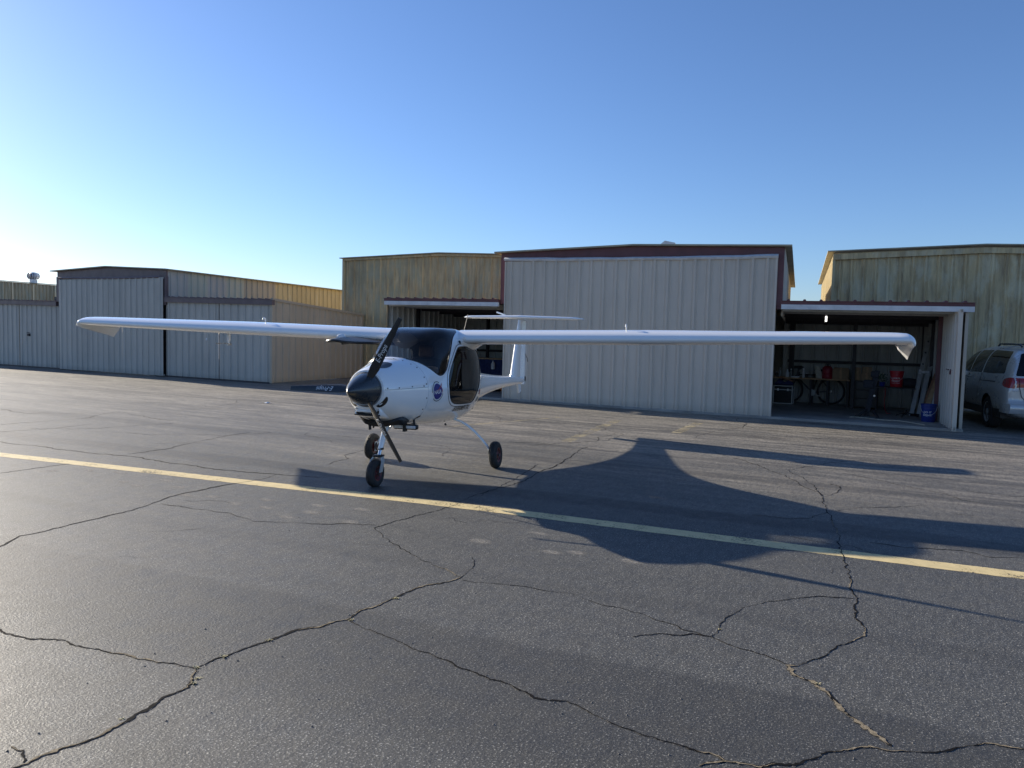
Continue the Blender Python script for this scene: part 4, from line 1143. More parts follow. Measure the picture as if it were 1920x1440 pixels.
# scoop on top of the cowling
P = [(1.70, .02), (1.68, .085), (1.62, .125), (1.54, .140), (1.465, .128), (1.455, .09), (1.47, .02), (1.56, -.03)]
def top_pt(x, y, off=.004):
    lo, hi = 1.0, _interp(x)[0]
    for _ in range(40):
        mid = (lo + hi) / 2
        if side(x, mid).y > abs(y): lo = mid
        else: hi = mid
    return Vector((x, y, lo + off))
P2 = smooth_poly(P, 1); c = np.mean(np.array(P2), 0)
MB().add([top_pt(x, y) for x, y in P2] + [top_pt(c[0], c[1])], [(i, (i + 1) % len(P2), len(P2)) for i in range(len(P2))]).build('cowl_scoop', M['black_decal'], A)
# seam between the two halves of the cowling, the joint with the cabin and the fasteners
for sg in (1, -1):
    MB().tube([on_side(x, 1.030 + .012 * (1.78 - x), .000, sg) for x in np.linspace(1.785, 1.215, 24)], .0020, 5).build('cowl_seam', M['seam'], A)
    MB().tube([on_side(1.212 - .02 * abs(z - 1.0), z, .000, sg) for z in np.linspace(.66, 1.31, 26)], .0016, 5).build('cowl_seam', M['seam_light'], A)
    for x, z in ((1.765, 1.045), (1.635, 1.045), (1.45, 1.05), (1.28, 1.05), (1.235, 1.07), (1.235, 1.14), (1.235, 1.24), (1.235, .92), (1.24, .80)):
        p_ = on_side(x, z, 0, sg); n_ = snormal(x, z, sg)
        MB().tube([p_ - n_ * .002, p_ + n_ * .004], .0075, 8).build('fastener', M['seam'], A)
for x, y in ((1.275, .05), (1.265, .15), (1.255, .24), (1.275, -.06), (1.262, -.17)):
    p_ = top_pt(x, y, 0); MB().tube([p_ - Vector((0, 0, .002)), p_ + Vector((0, 0, .004))], .007, 8).build('fastener', M['seam'], A)
# radiator mouth in the chin
def chin_ring(x, z, w, hz, n=24):
    return [(x, w * copysign(abs(cos(2 * pi * k / n))**.5, cos(2 * pi * k / n)), z + hz * copysign(abs(sin(2 * pi * k / n))**.6, sin(2 * pi * k / n))) for k in range(n)]
MB().loft([chin_ring(1.55, .78, .16, .085), chin_ring(1.73, .80, .150, .062), chin_ring(1.775, .805, .138, .048), chin_ring(1.768, .805, .128, .040)], True, False).build('radiator_duct', M['white'], A, smooth=60)
MB().loft([chin_ring(1.70, .805, .128, .040), chin_ring(1.75, .805, .129, .041)], True, True).build('radiator_core', M['black_plastic'], A)
MB().bbox(1.70, 1.79, -.118, .100, .795, .819, .006).build('duct_vane', M['white'], A, smooth=50)
MB().tube([(1.77, -.14, .768), (1.80, 0, .766), (1.77, .14, .768)], .0085, 6).build('duct_lip', M['black_plastic'], A)
# black exhaust shroud under the chin and the lights bolted to it
R0 = []
for x, y, z, h in [(1.585, -.185, .735, .02), (1.575, -.13, .700, .05), (1.56, -.04, .680, .055), (1.54, .07, .680, .055), (1.515, .15, .700, .06), (1.485, .20, .735, .09), (1.44, .245, .732, .085), (1.37, .262, .702, .035), (1.30, .25, .682, .008)]:
    R0.append([(x, y, z), (x + .012, y + .010, z - h * .4), (x - .005, y + .005, z - h), (x - .08, y - .05, z - h * .9), (x - .08, y - .05, z)])
MB().loft(R0, True, True).build('exhaust_shroud', M['black_plastic'], A, smooth=40)
MB().tube([(1.52, -.10, .68), (1.51, -.10, .585)], .017, 10).build('drain_pipe', M['dark_steel'], A, smooth=50)
MB().tube([(1.49, -.075, .68), (1.48, -.075, .60)], .011, 8).build('drain_pipe', M['dark_steel'], A, smooth=50)
lt = MB().bbox(1.22, 1.29, .055, .335, .575, .632, .02).build('landing_light', M['black_plastic'], A, smooth=50)
for y in (.125, .265):
    MB().bbox(1.285, 1.294, y - .055, y + .055, .588, .620, .004).build('lens', M['galv'], lt, smooth=50)
MB().obox((1.28, .195, .61), (1, 0, 0), (0, 1, 0), (0, 0, 1), .03, .014, .055).build('light_bracket', M['black_plastic'], lt)
MB().tube([(1.25, .10, .63), (1.27, .10, .70)], .012, 6).tube([(1.25, .29, .63), (1.22, .27, .68)], .012, 6).build('light_bracket', M['black_plastic'], lt)

# undercarriage
def wheel(name, x, y, r, w, rz=0.0, tilt=0.0):
    o = bpy.data.objects.new(name, None)
    m = MB().lathe([(r * .54, -w * .40), (r * .62, -w * .47), (r * .80, -w * .50), (r * .93, -w * .40), (r * .985, -w * .22), (r, 0), (r * .985, w * .22), (r * .93, w * .40), (r * .80, w * .50), (r * .62, w * .47), (r * .54, w * .40)], (0, 0, 0), 'y', 40, False)
    to = m.build(name, M['rubber'], A, smooth=60)
    bpy.data.objects.remove(o)
    to.location = (x, y, r - .003); to.rotation_euler = (tilt, 0, rz)
    g = MB()
    for k in (-.16, 0.0, .16):
        g.tube([(r * (1.000 - abs(k) * .06) * cos(a), k * w, r * (1.000 - abs(k) * .06) * sin(a)) for a in [2 * pi * i / 40 for i in range(41)]], .0022, 4, False)
    g.build('tread_groove', M['black_plastic'], to)
    rim = MB().lathe([(r * .16, -w * .36), (r * .20, -w * .30), (r * .42, -w * .26), (r * .50, -w * .40), (r * .56, -w * .41), (r * .56, w * .41), (r * .50, w * .40), (r * .42, w * .26), (r * .20, w * .30), (r * .16, w * .36)], (0, 0, 0), 'y', 30).build('rim', M['red_rim'], to, smooth=40)
    MB().tube([(0, -w * .46, 0), (0, w * .46, 0)], r * .10, 12).build('axle', M['dark_steel'], to, smooth=40)
    b = MB()
    for k in range(5):
        a = 2 * pi * k / 5
        for s in (-1, 1): b.tube([(r * .31 * cos(a), s * w * .22, r * .31 * sin(a)), (r * .31 * cos(a), s * w * .33, r * .31 * sin(a))], .010, 6)
    b.build('rim_bolts', M['dark_steel'], to)
    return to
for sg in (1, -1):
    wheel('main_wheel', 0, sg * .822, .163, .098, 0, sg * radians(4))
    C = [(.03, .22, .575), (.03, .30, .565), (.03, .38, .545), (.025, .47, .495), (.02, .56, .425), (.01, .64, .345), (.0, .71, .265), (0, .755, .20), (0, .765, .16)]
    R0 = []
    for i, (x, y, z) in enumerate(C):
        a = C[max(i - 1, 0)]; b = C[min(i + 1, len(C) - 1)]
        t = Vector((0, b[1] - a[1], b[2] - a[2])).normalized(); n_ = Vector((0, -t.z, t.y))
        cw = .085 - .045 * i / (len(C) - 1); ct = .013
        R0.append([(x + cw * cos(k) * .5, sg * (y + n_.y * ct * sin(k)), z + n_.z * ct * sin(k)) for k in [2 * pi * q / 14 for q in range(14)]])
    lg = MB().loft(R0, True, True).build('main_gear_leg', M['white'], A, smooth=60)
    MB().obox((0, sg * .765, .165), (1, 0, 0), (0, 1, 0), (0, 0, 1), .035, .008, .06).build('axle_plate', M['white_metal'], lg)
    MB().lathe([(.055, -.006), (.055, .006)], (0, sg * .752, .165), 'y', 20).build('brake_disc', M['dark_steel'], lg)
MB().tube([(.10, .20, .52), (.10, .21, .495)], .012, 8).build('drain_valve', M['black_plastic'], A)
nw = wheel('nose_wheel', 1.577, 0, .142, .090, radians(-3))
leg = MB(); R0 = []
for t in (0, .25, .5, .75, 1):
    x, z = 1.30 + .16 * t, .66 - .28 * t; w_ = .062 - .022 * t; l_ = .050 - .014 * t
    R0.append([(x + l_ * cos(k), w_ * .62 * sin(k), z) for k in [2 * pi * q / 16 for q in range(16)]])
nl = leg.loft(R0, True, True).build('nose_gear_leg', M['white'], A, smooth=60)
MB().tube([(1.455, 0, .39), (1.495, 0, .29)], .019, 14).build('chrome_slider', M['steel'], nl, smooth=60)
MB().lathe([(.034, 0), (.034, .02)], (1.457, 0, .372), 'z', 18).build('gland_nut', M['black_plastic'], nl, smooth=40)
R0 = [(1.577, -.064, .155), (1.56, -.068, .22), (1.53, -.064, .27), (1.512, -.045, .302), (1.50, 0, .312), (1.512, .045, .302), (1.53, .064, .27), (1.56, .068, .22), (1.577, .064, .155)]
fk = MB()
rings = []
for i, p in enumerate(R0):
    wd = .030 if i in (0, 8) else .026
    inn = -1 if p[1] < 0 else 1
    horiz = 2 <= i <= 6
    t = Vector(R0[min(i + 1, 8)]) - Vector(R0[max(i - 1, 0)]); t.normalize(); n_ = t.cross(Vector((1, 0, 0))).normalized()
    rings.append([Vector(p) + Vector((wd, 0, 0)) + n_ * .007, Vector(p) + Vector((wd, 0, 0)) - n_ * .007, Vector(p) - Vector((wd, 0, 0)) - n_ * .007, Vector(p) - Vector((wd, 0, 0)) + n_ * .007])
fk.loft(rings, True, True).build('nose_fork', M['aluminium'], nl, smooth=40)
MB().bbox(1.455, 1.545, -.05, .05, .300, .324, .008).build('fork_crown', M['black_plastic'], nl, smooth=50)

# open right door, swung up under the wing: the same pane as the left one, turned about its hinge
hy, hz = -.455, 1.475
Rm = Matrix.Translation((0, hy, hz)) @ Matrix.Rotation(radians(-86), 4, 'X') @ Matrix.Translation((0, -hy, -hz))
od = drm
def rot(mb):
    mb.v = [tuple(Rm @ Vector(p)) for p in mb.v]; return mb
dpane = rot(od).build('open_door', M['black_plastic'], A, smooth=60)
sd_ = dpane.modifiers.new('thickness', 'SOLIDIFY'); sd_.thickness = 0.028; sd_.offset = 0
rot(ring_tube(outline(dp, 0.0, -1, -0.004), 0.011)).build('door_frame', M['black_plastic'], dpane, smooth=60)
rot(band(dp, -.03, .006, .004, -1)).build('door_edge', M['black_plastic'], dpane, smooth=60)
p0 = [on_side(.50, .93, -.012, -1), on_side(.50, .93, -.065, -1), on_side(.34, .93, -.065, -1), on_side(.34, .93, -.012, -1)]
rot(MB().tube(p0, .009, 8)).build('door_handle', M['black_plastic'], dpane, smooth=50)
rot(MB().tube([on_side(.70, 1.00, -.02, -1), on_side(.30, 1.36, -.025, -1)], .010, 8)).build('gas_strut', M['black_plastic'], dpane, smooth=50)
b_ = MB(); R0 = []
for i in range(8):
    t = i / 7; x = .62 - .18 * t; s_ = sin(pi * (0.15 + .75 * t)) ** .6
    c_ = on_side(x, .95, 0, -1); n_ = snormal(x, .95, -1); u_ = n_.cross(Vector((1, 0, 0)))
    R0.append([c_ + u_ * .035 * cos(k) * s_ + n_ * .055 * sin(k) * s_ for k in [pi * q / 8 for q in range(9)]])
rot(b_.loft(R0, True, True)).build('vent_scoop', M['white_metal'], dpane, smooth=60)

# markings on the left side
def decal(name, mat, P, F, xc, zc_, off=.002, parent=A, tilt=0.0):
    """flat print wrapped on the left side: u runs aft, v up"""
    ca, sa = cos(tilt), sin(tilt)
    return MB().add([on_side(xc - (u * ca - v * sa), zc_ + (u * sa + v * ca), off) for u, v in P], F).build(name, mat, parent)
def disc(r0, r1, a0=0, a1=2 * pi, n=40, nr=4, cx=0, cy=0):
    P = []; F = []
    for j in range(nr + 1):
        r = r0 + (r1 - r0) * j / nr
        P += [(cx + r * cos(a0 + (a1 - a0) * i / n), cy + r * sin(a0 + (a1 - a0) * i / n)) for i in range(n + 1)]
    for j in range(nr):
        F += [(j * (n + 1) + i, j * (n + 1) + i + 1, (j + 1) * (n + 1) + i + 1, (j + 1) * (n + 1) + i) for i in range(n)]
    return P, F
EX, EZ, ER = 1.04, .98, .086
em = decal('emblem', M['white_decal'], *disc(.001, ER * 1.10), EX, EZ, .0022)
decal('blue_disc', M['blue_decal'], *disc(.001, ER), EX, EZ, .0034, em)
decal('ring_print', M['black_decal'], *disc(ER * 1.17, ER * 1.26, radians(60), radians(185), 30, 1), EX, EZ, .0022, em)
decal('ring_print', M['black_decal'], *disc(ER * 1.17, ER * 1.26, radians(225), radians(345), 30, 1), EX, EZ, .0022, em)
V, F, w, h = text_mb('NASA', 1.0, 0.0, .98, 0.012)
s_ = ER * 1.62 / w
decal('lettering', M['white_decal'], [(u * s_, v * s_ * 1.05 - .004) for u, v in V], F, EX, EZ, .0050, em, radians(3))
def stroke(pts, wd):
    P = []; n = len(pts)
    for i, (x, y) in enumerate(pts):
        a = pts[max(i - 1, 0)]; b = pts[min(i + 1, n - 1)]; l = hypot(b[0] - a[0], b[1] - a[1]); nx_, ny_ = -(b[1] - a[1]) / l, (b[0] - a[0]) / l
        P += [(x + nx_ * wd[i], y + ny_ * wd[i]), (x - nx_ * wd[i], y - ny_ * wd[i])]
    return P, [(2 * i, 2 * i + 1, 2 * i + 3, 2 * i + 2) for i in range(n - 1)]
decal('red_chevron', M['red_decal'], *stroke([(-.055, -.010), (-.02, .008), (.02, .022), (.055, .045), (.083, .072), (.096, .095)], [.001, .003, .004, .005, .004, .0005]), EX, EZ, .0046, em)
decal('red_chevron', M['red_decal'], *stroke([(.100, .085), (.078, .040), (.086, .012), (.098, -.020)], [.0005, .004, .004, .0005]), EX, EZ, .0046, em)
V, F, w, h = text_mb('EXPERIMENTAL', 1.0, 0.22, .96, 0.010)
s_ = .50 / w
decal('lettering', M['black_decal'], [(u * s_, v * s_ * 1.12) for u, v in V], F, .33, .748, .007, A, radians(-1.5))
st_ = patch('sticker', M['red_decal'], [(-.225, .865), (-.225, .935), (-.30, .93), (-.30, .86)], .0035, 1)
V, F, w, h = text_mb('51', 1.0, 0, 1); s_ = .045 / w
decal('sticker_print', M['white_decal'], [(u * s_, v * s_ * .8) for u, v in V], F, -.262, .897, .006, st_)
patch('sticker', M['grey_decal'], [(-.12, .775), (-.15, .835), (-.27, .845), (-.25, .785)], .0035, 1)
patch('rear_window', M['dark_glass'], [(-.44, 1.16), (-.45, 1.02), (-.50, .975), (-.64, .985), (-.56, 1.05), (-.50, 1.17)], .003, 1)

# ------------------------------------------------------------------ the silver minivan (local: y forward from the rear bumper, x to its right)
M['silver'] = simple('silver metallic paint', (0.52, 0.515, 0.50), 0.30, metal=0.4, coat=0.6, var=0.05, scale=2)
M['lens_red'] = simple('red lamp lens', (0.30, 0.012, 0.018), 0.12, coat=0.6, var=0.15, scale=20)
M['lens_clear'] = simple('clear lamp lens', (0.62, 0.62, 0.62), 0.15, coat=0.5, var=0.1, scale=20)
va = radians(11)
W0 = Vector((1.585, 17.95, 0)); vf = Vector((-sin(va), cos(va), 0)); vl = Vector((-cos(va), -sin(va), 0))
vo = W0 - vf * 1.08 - vl * .93
V_ = thing('minivan', 'silver minivan parked beside the open bay with its tail towards the apron', 'van', (vo.x, vo.y, 0), va)
VS = [  # s, z top, z bottom, half width, z widest, n top, n bottom, tumblehome
 (0.00, 1.50, .36, .86, .80, 4.0, 5.0, .20), (0.03, 1.575, .31, .905, .80, 4.2, 5, .20), (0.10, 1.625, .28, .935, .80, 4.6, 5, .20), (0.30, 1.655, .26, .955, .80, 5, 5, .21), (0.8, 1.675, .25, .962, .80, 5, 5, .22),
 (1.6, 1.685, .24, .965, .80, 5, 5, .22), (2.4, 1.675, .24, .965, .80, 5, 5, .23), (3.0, 1.635, .24, .962, .80, 4.6, 5, .24), (3.4, 1.54, .24, .96, .80, 4, 5, .26), (3.75, 1.36, .24, .955, .80, 3.4, 5, .24),
 (4.1, 1.12, .25, .945, .78, 3, 5, .10), (4.5, 1.02, .26, .92, .72, 3, 5, .02), (4.85, .90, .28, .86, .62, 3, 4, 0), (5.02, .74, .32, .74, .55, 2.6, 3, 0), (5.08, .60, .40, .60, .50, 2.2, 2.4, 0)]
_ST = ST
def vsec(s, n=132):
    global ST
    ST = [(-a[0],) + a[1:] for a in VS]
    P = section(-s, n)
    ST = _ST
    return P[:, [1, 0, 2]] * np.array([1, -1, 1])        # (x lateral, y forward, z)
ring0 = vsec(0.0)
cen = np.array([0, 0, .92])
grid = []
for k in (0.02, .25, .45, .6, .7, .78, .84, .89, .93, .96, .985):
    R0 = cen + (ring0 - cen) * k; R0[:, 1] = -.045 * (1 - k**2.2); grid.append(R0)
for s in np.concatenate([np.linspace(0, .14, 12), np.linspace(.17, 5.08, 150)]): grid.append(vsec(s))
VG = np.stack(grid)
rake = lambda s, z: np.where(z > .98, (z - .98) * .36, np.where(z < .62, -.07 * np.clip((.62 - z) / .08, 0, 1), 0)) * np.clip(1 - s / 1.1, 0, 1)
VG[..., 1] = VG[..., 1] + rake(VG[..., 1], VG[..., 2])
QV = VG.reshape(-1, 3)
shp = VG.shape[:2]
def vfield(poly, cols, sel):
    return np.where(sel, sdf_poly(poly, QV[:, cols]), 1.0).reshape(shp)
nx_side = (np.abs(QV[:, 0]) > .52)
s1 = [(.40, 1.125), (.37, 1.16), (.50, 1.48), (.56, 1.54), (.64, 1.565), (1.66, 1.585), (1.66, 1.105), (1.0, 1.105)]
s2 = [(1.72, 1.105), (1.72, 1.585), (2.52, 1.57), (2.52, 1.095)]
s3 = [(2.58, 1.095), (2.58, 1.565), (2.80, 1.555), (3.0, 1.515), (3.30, 1.385), (3.68, 1.14), (3.70, 1.09)]
wsp = [(-.80, 1.10), (-.62, 1.52), (.62, 1.52), (.80, 1.10)]
rg = smooth_poly([(-.78, 1.09), (-.79, 1.10), (-.66, 1.52), (-.64, 1.53), (.64, 1.53), (.66, 1.52), (.79, 1.10), (.78, 1.09)], 1)
arch = [(cx + .365 * cos(a), .325 + .375 * sin(a)) for cx in (1.08,) for a in [2 * pi * i / 40 for i in range(40)]]
arch2 = [(cx + .365 * cos(a), .325 + .375 * sin(a)) for cx in (4.05,) for a in [2 * pi * i / 40 for i in range(40)]]
back = QV[:, 1] < (.16 + .36 * np.clip(QV[:, 2] - .98, 0, 1))
tl_side = smooth_poly([(-.1, .845), (-.1, 1.065), (.20, 1.055), (.36, .99), (.28, .885)], 1)
tl_back = [(-1.0, .86), (-1.0, 1.06), (-.30, 1.055), (-.30, .90)]; tl_backr = [(1.0, .86), (1.0, 1.06), (.30, 1.055), (.30, .90)]
F_ = [vfield(s1, [1, 2], nx_side), vfield(s2, [1, 2], nx_side), vfield(s3, [1, 2], nx_side),
      vfield(wsp, [0, 2], (QV[:, 1] > 3.0) & (QV[:, 1] < 4.3) & (QV[:, 2] > 1.05)),
      vfield(rg, [0, 2], back & (QV[:, 2] > 1.02)),
      vfield(arch, [1, 2], np.abs(QV[:, 0]) > .5), vfield(arch2, [1, 2], np.abs(QV[:, 0]) > .5),
      vfield(tl_side, [1, 2], (QV[:, 0] < -.80)), vfield(tl_side, [1, 2], (QV[:, 0] > .80)),
      vfield(tl_back, [0, 2], back & (QV[:, 0] > -.9) & (QV[:, 0] < 0)), vfield(tl_backr, [0, 2], back & (QV[:, 0] < .9) & (QV[:, 0] > 0))]
parts = cut_grid(VG, F_)
parts[0].build('body', M['silver'], V_, smooth=40)
for k, nm in ((1, 'side_window'), (2, 'side_window'), (3, 'side_window'), (4, 'windscreen'), (5, 'rear_window')):
    
    halves = [parts[k]] if nm != 'side_window' else []
    if not halves:
        for sg in (-1, 1):
            hm = MB(); idx = {}
            for f in parts[k].f:
                if parts[k].v[f[0]][0] * sg > 0:
                    g = []
                    for i in f:
                        if i not in idx: idx[i] = len(hm.v); hm.v.append(parts[k].v[i])
                        g.append(idx[i])
                    hm.f.append(tuple(g))
            halves.append(hm)
    for hm in halves: hm.build(nm, M['car_glass'], V_, smooth=50)
for a, b in ((8, 10), (9, 11)):
    m = parts[a]; m.add(parts[b].v, parts[b].f); m.build('tail_lamp', M['lens_red'], V_, smooth=50)
MB().box(-.93, .93, .30, 4.9, .26, .5).box(-.80, .80, .6, 3.4, .5, .86).build('underbody', M['black_plastic'], V_)
for yy in (2.35, 1.2):
    for xx in (-.42, .42): MB().bbox(xx - .22, xx + .22, yy - .08, yy + .06, .8, 1.32, .04).build('seat', M['seat'], V_, smooth=50)
def car_wheel(x, y):
    r, w, sg = .325, .21, copysign(1, x)
    to = MB().lathe([(r * .66, -w * .5), (r * .9, -w * .5), (r, -w * .34), (r, w * .34), (r * .9, w * .5), (r * .66, w * .5)], (0, 0, 0), 'x', 36, False).build('wheel', M['rubber'], V_, smooth=40)
    to.location = (x, y, r)
    m = MB().lathe([(r * .66, sg * w * .46), (r * .60, sg * w * .42), (r * .60, -sg * w * .4), (r * .66, -sg * w * .45)], (0, 0, 0), 'x', 36, False)
    for k in range(7):
        a = 2 * pi * k / 7
        m.loft([[(sg * w * (.44 - .06 * q), (r * (.10 + .52 * q) * cos(a + d) ), (r * (.10 + .52 * q) * sin(a + d))) for d in (-.16 / (.3 + q), .16 / (.3 + q))] + [(sg * w * .28, r * (.10 + .52 * q) * cos(a), r * (.10 + .52 * q) * sin(a))] for q in (0, .5, 1)], True, True)
    m.lathe([(r * .2, sg * w * .30), (r * .2, sg * w * .46), (r * .12, sg * w * .48)], (0, 0, 0), 'x', 20)
    m.build('rim', M['aluminium'], to, smooth=40)
    MB().lathe([(r * .5, sg * w * .1), (r * .5, sg * w * .14)], (0, 0, 0), 'x', 24).build('brake_disc', M['dark_steel'], to)
for x in (-.84, .84):
    for y in (1.08, 4.05): car_wheel(x, y)
def vside(y, z, off=0.004, sg=-1):
    P = vsec(max(y, 0)); sel = P[P[:, 0] * sg > 0]; k = np.argmin(np.abs(sel[:, 2] - z)); return Vector((sel[k][0] + sg * off, y, z))
for sg in (-1, 1):
    MB().tube([vside(y, .95 - .01 * (y - 1), -.004, sg) for y in (.75, 1.0, 1.3, 1.7)], .014, 6).build('door_rail', M['black_plastic'], V_)
    for ys in (1.69, 2.55, 3.62):
        MB().tube([vside(ys, z, 0, sg) for z in np.linspace(.40, 1.10, 12)], .004, 5).build('door_gap_strip', M['black_plastic'], V_)
    for ys in (2.40, 2.72):
        MB().tube([vside(ys - .09, 1.0, .005, sg), vside(ys - .05, 1.0, .03, sg), vside(ys + .05, 1.0, .03, sg), vside(ys + .09, 1.0, .005, sg)], .012, 8).build('door_handle', M['silver'], V_, smooth=50)
    mo = MB()
    c_ = vside(3.35, 1.10, .11, sg)
    mo.lathe([(.01, -.05), (.06, -.045), (.085, 0), (.075, .05), (.03, .09)], c_, 'y', 16)
    mo.v = [(c_.x + (p[0] - c_.x) * 1.25, p[1], c_.z + (p[2] - c_.z) * 1.0) for p in mo.v]
    mo.tube([vside(3.40, 1.06, -.02, sg), c_ + Vector((0, .03, -.03))], .022, 6)
    mo = mo.build('door_mirror', M['silver'], V_, smooth=50)
    MB().lathe([(.072, -.052), (.06, -.054)], c_, 'y', 20).build('mirror_glass', M['steel'], mo)
    rk = MB().tube([(sg * .60, .42, 1.655), (sg * .60, .50, 1.695), (sg * .60, 1.0, 1.71), (sg * .60, 1.65, 1.712), (sg * .60, 1.75, 1.67)], .017, 8)
    rk.build('roof_rail', M['black_plastic'], V_, smooth=50)
for y in (.75, 1.5): MB().tube([(-.60, y, 1.705), (0, y, 1.712), (.60, y, 1.705)], .014, 6).build('roof_bar', M['black_plastic'], V_, smooth=50)
for sg in (-1, 1): MB().bbox(sg * .78 - .07, sg * .78 + .07, -.012, .03, .80, .85, .008).build('reversing_lamp', M['lens_clear'], V_, smooth=50)
MB().bbox(-.66, .66, -.075, -.04, .84, .885, .008).build('plate_garnish', M['steel'], V_, smooth=50)
MB().tube([(-.74, -.02, 1.05), (-.735, -.035, .86), (-.70, -.05, .70), (-.60, -.055, .60), (0, -.06, .575), (.60, -.055, .60), (.70, -.05, .70), (.735, -.035, .86), (.74, -.02, 1.05)], .006, 5).build('tailgate_gap', M['black_plastic'], V_)
bp = MB(); R0 = []
for i in range(25):
    a = -1 + 2 * i / 24; x = .93 * copysign(min(1, abs(a) * 1.16), a); y = -.085 if abs(a) < .86 else -.085 + .42 * ((abs(a) - .86) / .14)
    e = .02 if abs(a) >= .86 else 0
    R0.append([(x * (1 + e), y, .56), (x * (1 + e), y - .035, .53), (x * (1 + e), y - .04, .46), (x * (1 + e), y - .005, .38), (x * .97, y + .08, .36), (x * .97, y + .08, .58)])
bp.loft(R0, True, True).build('rear_bumper', M['silver'], V_, smooth=50)
Vt, Ft, w, h = text_mb('ODYSSEY', 1.0, 0, 1.1); s_ = .30 / w
MB().add([(-.47 + u * s_, -.0565, .775 + v * s_) for u, v in Vt], Ft).build('lettering', M['steel'], V_)

# ------------------------------------------------------------------ things in the open bays
FZ = .05
M['card'] = simple('brown cardboard', (0.30, 0.20, 0.12), 0.9, var=0.15, scale=12)
M['wood'] = simple('pine boards', (0.42, 0.27, 0.15), 0.8, var=0.25, scale=10)
M['wood_dark'] = simple('reddish plank', (0.30, 0.15, 0.085), 0.8, var=0.25, scale=10)
M['pale_board'] = simple('pale board', (0.55, 0.53, 0.50), 0.7, var=0.1, scale=8)
M['red_plastic'] = simple('red plastic', (0.50, 0.018, 0.03), 0.4, var=0.1, scale=8)
M['dark_red'] = simple('dark red plastic', (0.28, 0.012, 0.03), 0.45, var=0.15, scale=8)
M['blue_plastic'] = simple('blue plastic', (0.010, 0.032, 0.20), 0.4, var=0.1, scale=8)
M['dark_blue'] = simple('navy cloth', (0.02, 0.03, 0.10), 0.9, var=0.3, scale=15)
M['cream'] = simple('cream sack', (0.48, 0.44, 0.35), 0.9, var=0.2, scale=20)
M['green_leaf'] = simple('green leaf', (0.05, 0.09, 0.04), 0.7, var=0.4, scale=30)
M['orange'] = simple('orange plastic', (0.60, 0.13, 0.02), 0.5, var=0.1, scale=10)
M['table_top'] = simple('dark table top', (0.05, 0.04, 0.035), 0.6, var=0.3, scale=8)

# flight case
c = thing('flight_case', 'black flight case with bright aluminium edges on the floor beside the tall door', 'case', (-2.70, 20.33, FZ))
MB().bbox(-.225, .225, -.16, .16, .02, .47, .006).build('case_body', M['black_plastic'], c)
m = MB()
for x in (-.228, .228):
    for y in (-.163, .163): m.box(x - .012, x + .012, y - .012, y + .012, .01, .48)
for z in (.018, .47, .375):
    for y in (-.166, .166): m.box(-.228, .228, y - .010, y + .010, z - .012, z + .012)
    for x in (-.231, .231): m.box(x - .010, x + .010, -.163, .163, z - .012, z + .012)
m.build('edge_trim', M['aluminium'], c)
for x in (-.12, .12): MB().bbox(x - .022, x + .022, -.19, -.175, .345, .405, .005).build('latch', M['galv'], c)
b = thing('folded_tarp', 'dark blue cloth bundle lying on the flight case', 'cloth', (-2.70, 20.33, FZ + .482))
m = MB(); R0 = []
for i in range(9):
    t = i / 8; R0.append([(-.22 + .44 * t, .13 * cos(k) * (.6 + .4 * sin(pi * t)) , max(0, (.075 + .03 * sin(t * 9)) * (0.35 + .65 * sin(pi * (t * .9 + .05))) * (1 + sin(k)))) for k in [2 * pi * q / 12 for q in range(12)]])
m.loft(R0, True, True).build('bundle', M['dark_blue'], b, smooth=60)
MB().obox((.05, -.02, .17), (1, 0, -.35), (0, 1, 0), (.35, 0, 1), .17, .05, .012).build('strap', M['wood_dark'], b)

# bicycle leaning on the back wall
bk = thing('bicycle', 'black bicycle leaning against the back wall under the workbench', 'bicycle', (-2.12, 20.95, FZ))
R_ = .33
for nm, x in (('wheel', .50), ('wheel', -.52)):
    ty = MB().tube([(R_ * cos(a), 0, R_ * sin(a)) for a in [2 * pi * i / 40 for i in range(41)]], .016, 8, False).build(nm, M['rubber'], bk, smooth=60)
    ty.location = (x, 0, R_ + .016)
    MB().tube([(.305 * cos(a), 0, .305 * sin(a)) for a in [2 * pi * i / 40 for i in range(41)]], .010, 6, False).build('rim', M['dark_steel'], ty, smooth=60)
    s_ = MB()
    for k in range(20):
        a = 2 * pi * k / 20; s_.tube([(.02 * cos(a + 1), .02 * (-1)**k, .02 * sin(a + 1)), (.30 * cos(a), 0, .30 * sin(a))], .0012, 4)
    s_.build('spokes', M['steel'], ty)
    MB().lathe([(.025, -.04), (.025, .04)], (0, 0, 0), 'y', 12).build('hub', M['steel'], ty)
z0 = R_ + .016
m = MB()
bb, st_, hd_, rr, fr_ = (.05, 0, z0 - .05), (.18, 0, z0 + .42), (-.30, 0, z0 + .42), (.50, 0, z0), (-.52, 0, z0)
for a, b_ in ((bb, st_), (st_, (-.31, 0, z0 + .40)), (bb, (-.33, 0, z0 + .33))): m.tube([a, b_], .017, 8)
for s in (-.05, .05): m.tube([(bb[0], s * .6, bb[2]), (rr[0], s, rr[2])], .009, 6).tube([(st_[0], s * .5, st_[2] - .03), (rr[0], s, rr[2])], .008, 6).tube([(-.345, s * .8, z0 + .30), (fr_[0], s, fr_[2])], .011, 6)
m.tube([(-.345, 0, z0 + .28), (-.29, 0, z0 + .47)], .019, 8)
m.build('frame', M['black_plastic'], bk, smooth=50)
MB().tube([(.18, 0, z0 + .40), (.205, 0, z0 + .52)], .013, 8).bbox(.08, .34, -.06, .06, z0 + .52, z0 + .565, .02).build('saddle', M['black_plastic'], bk, smooth=50)
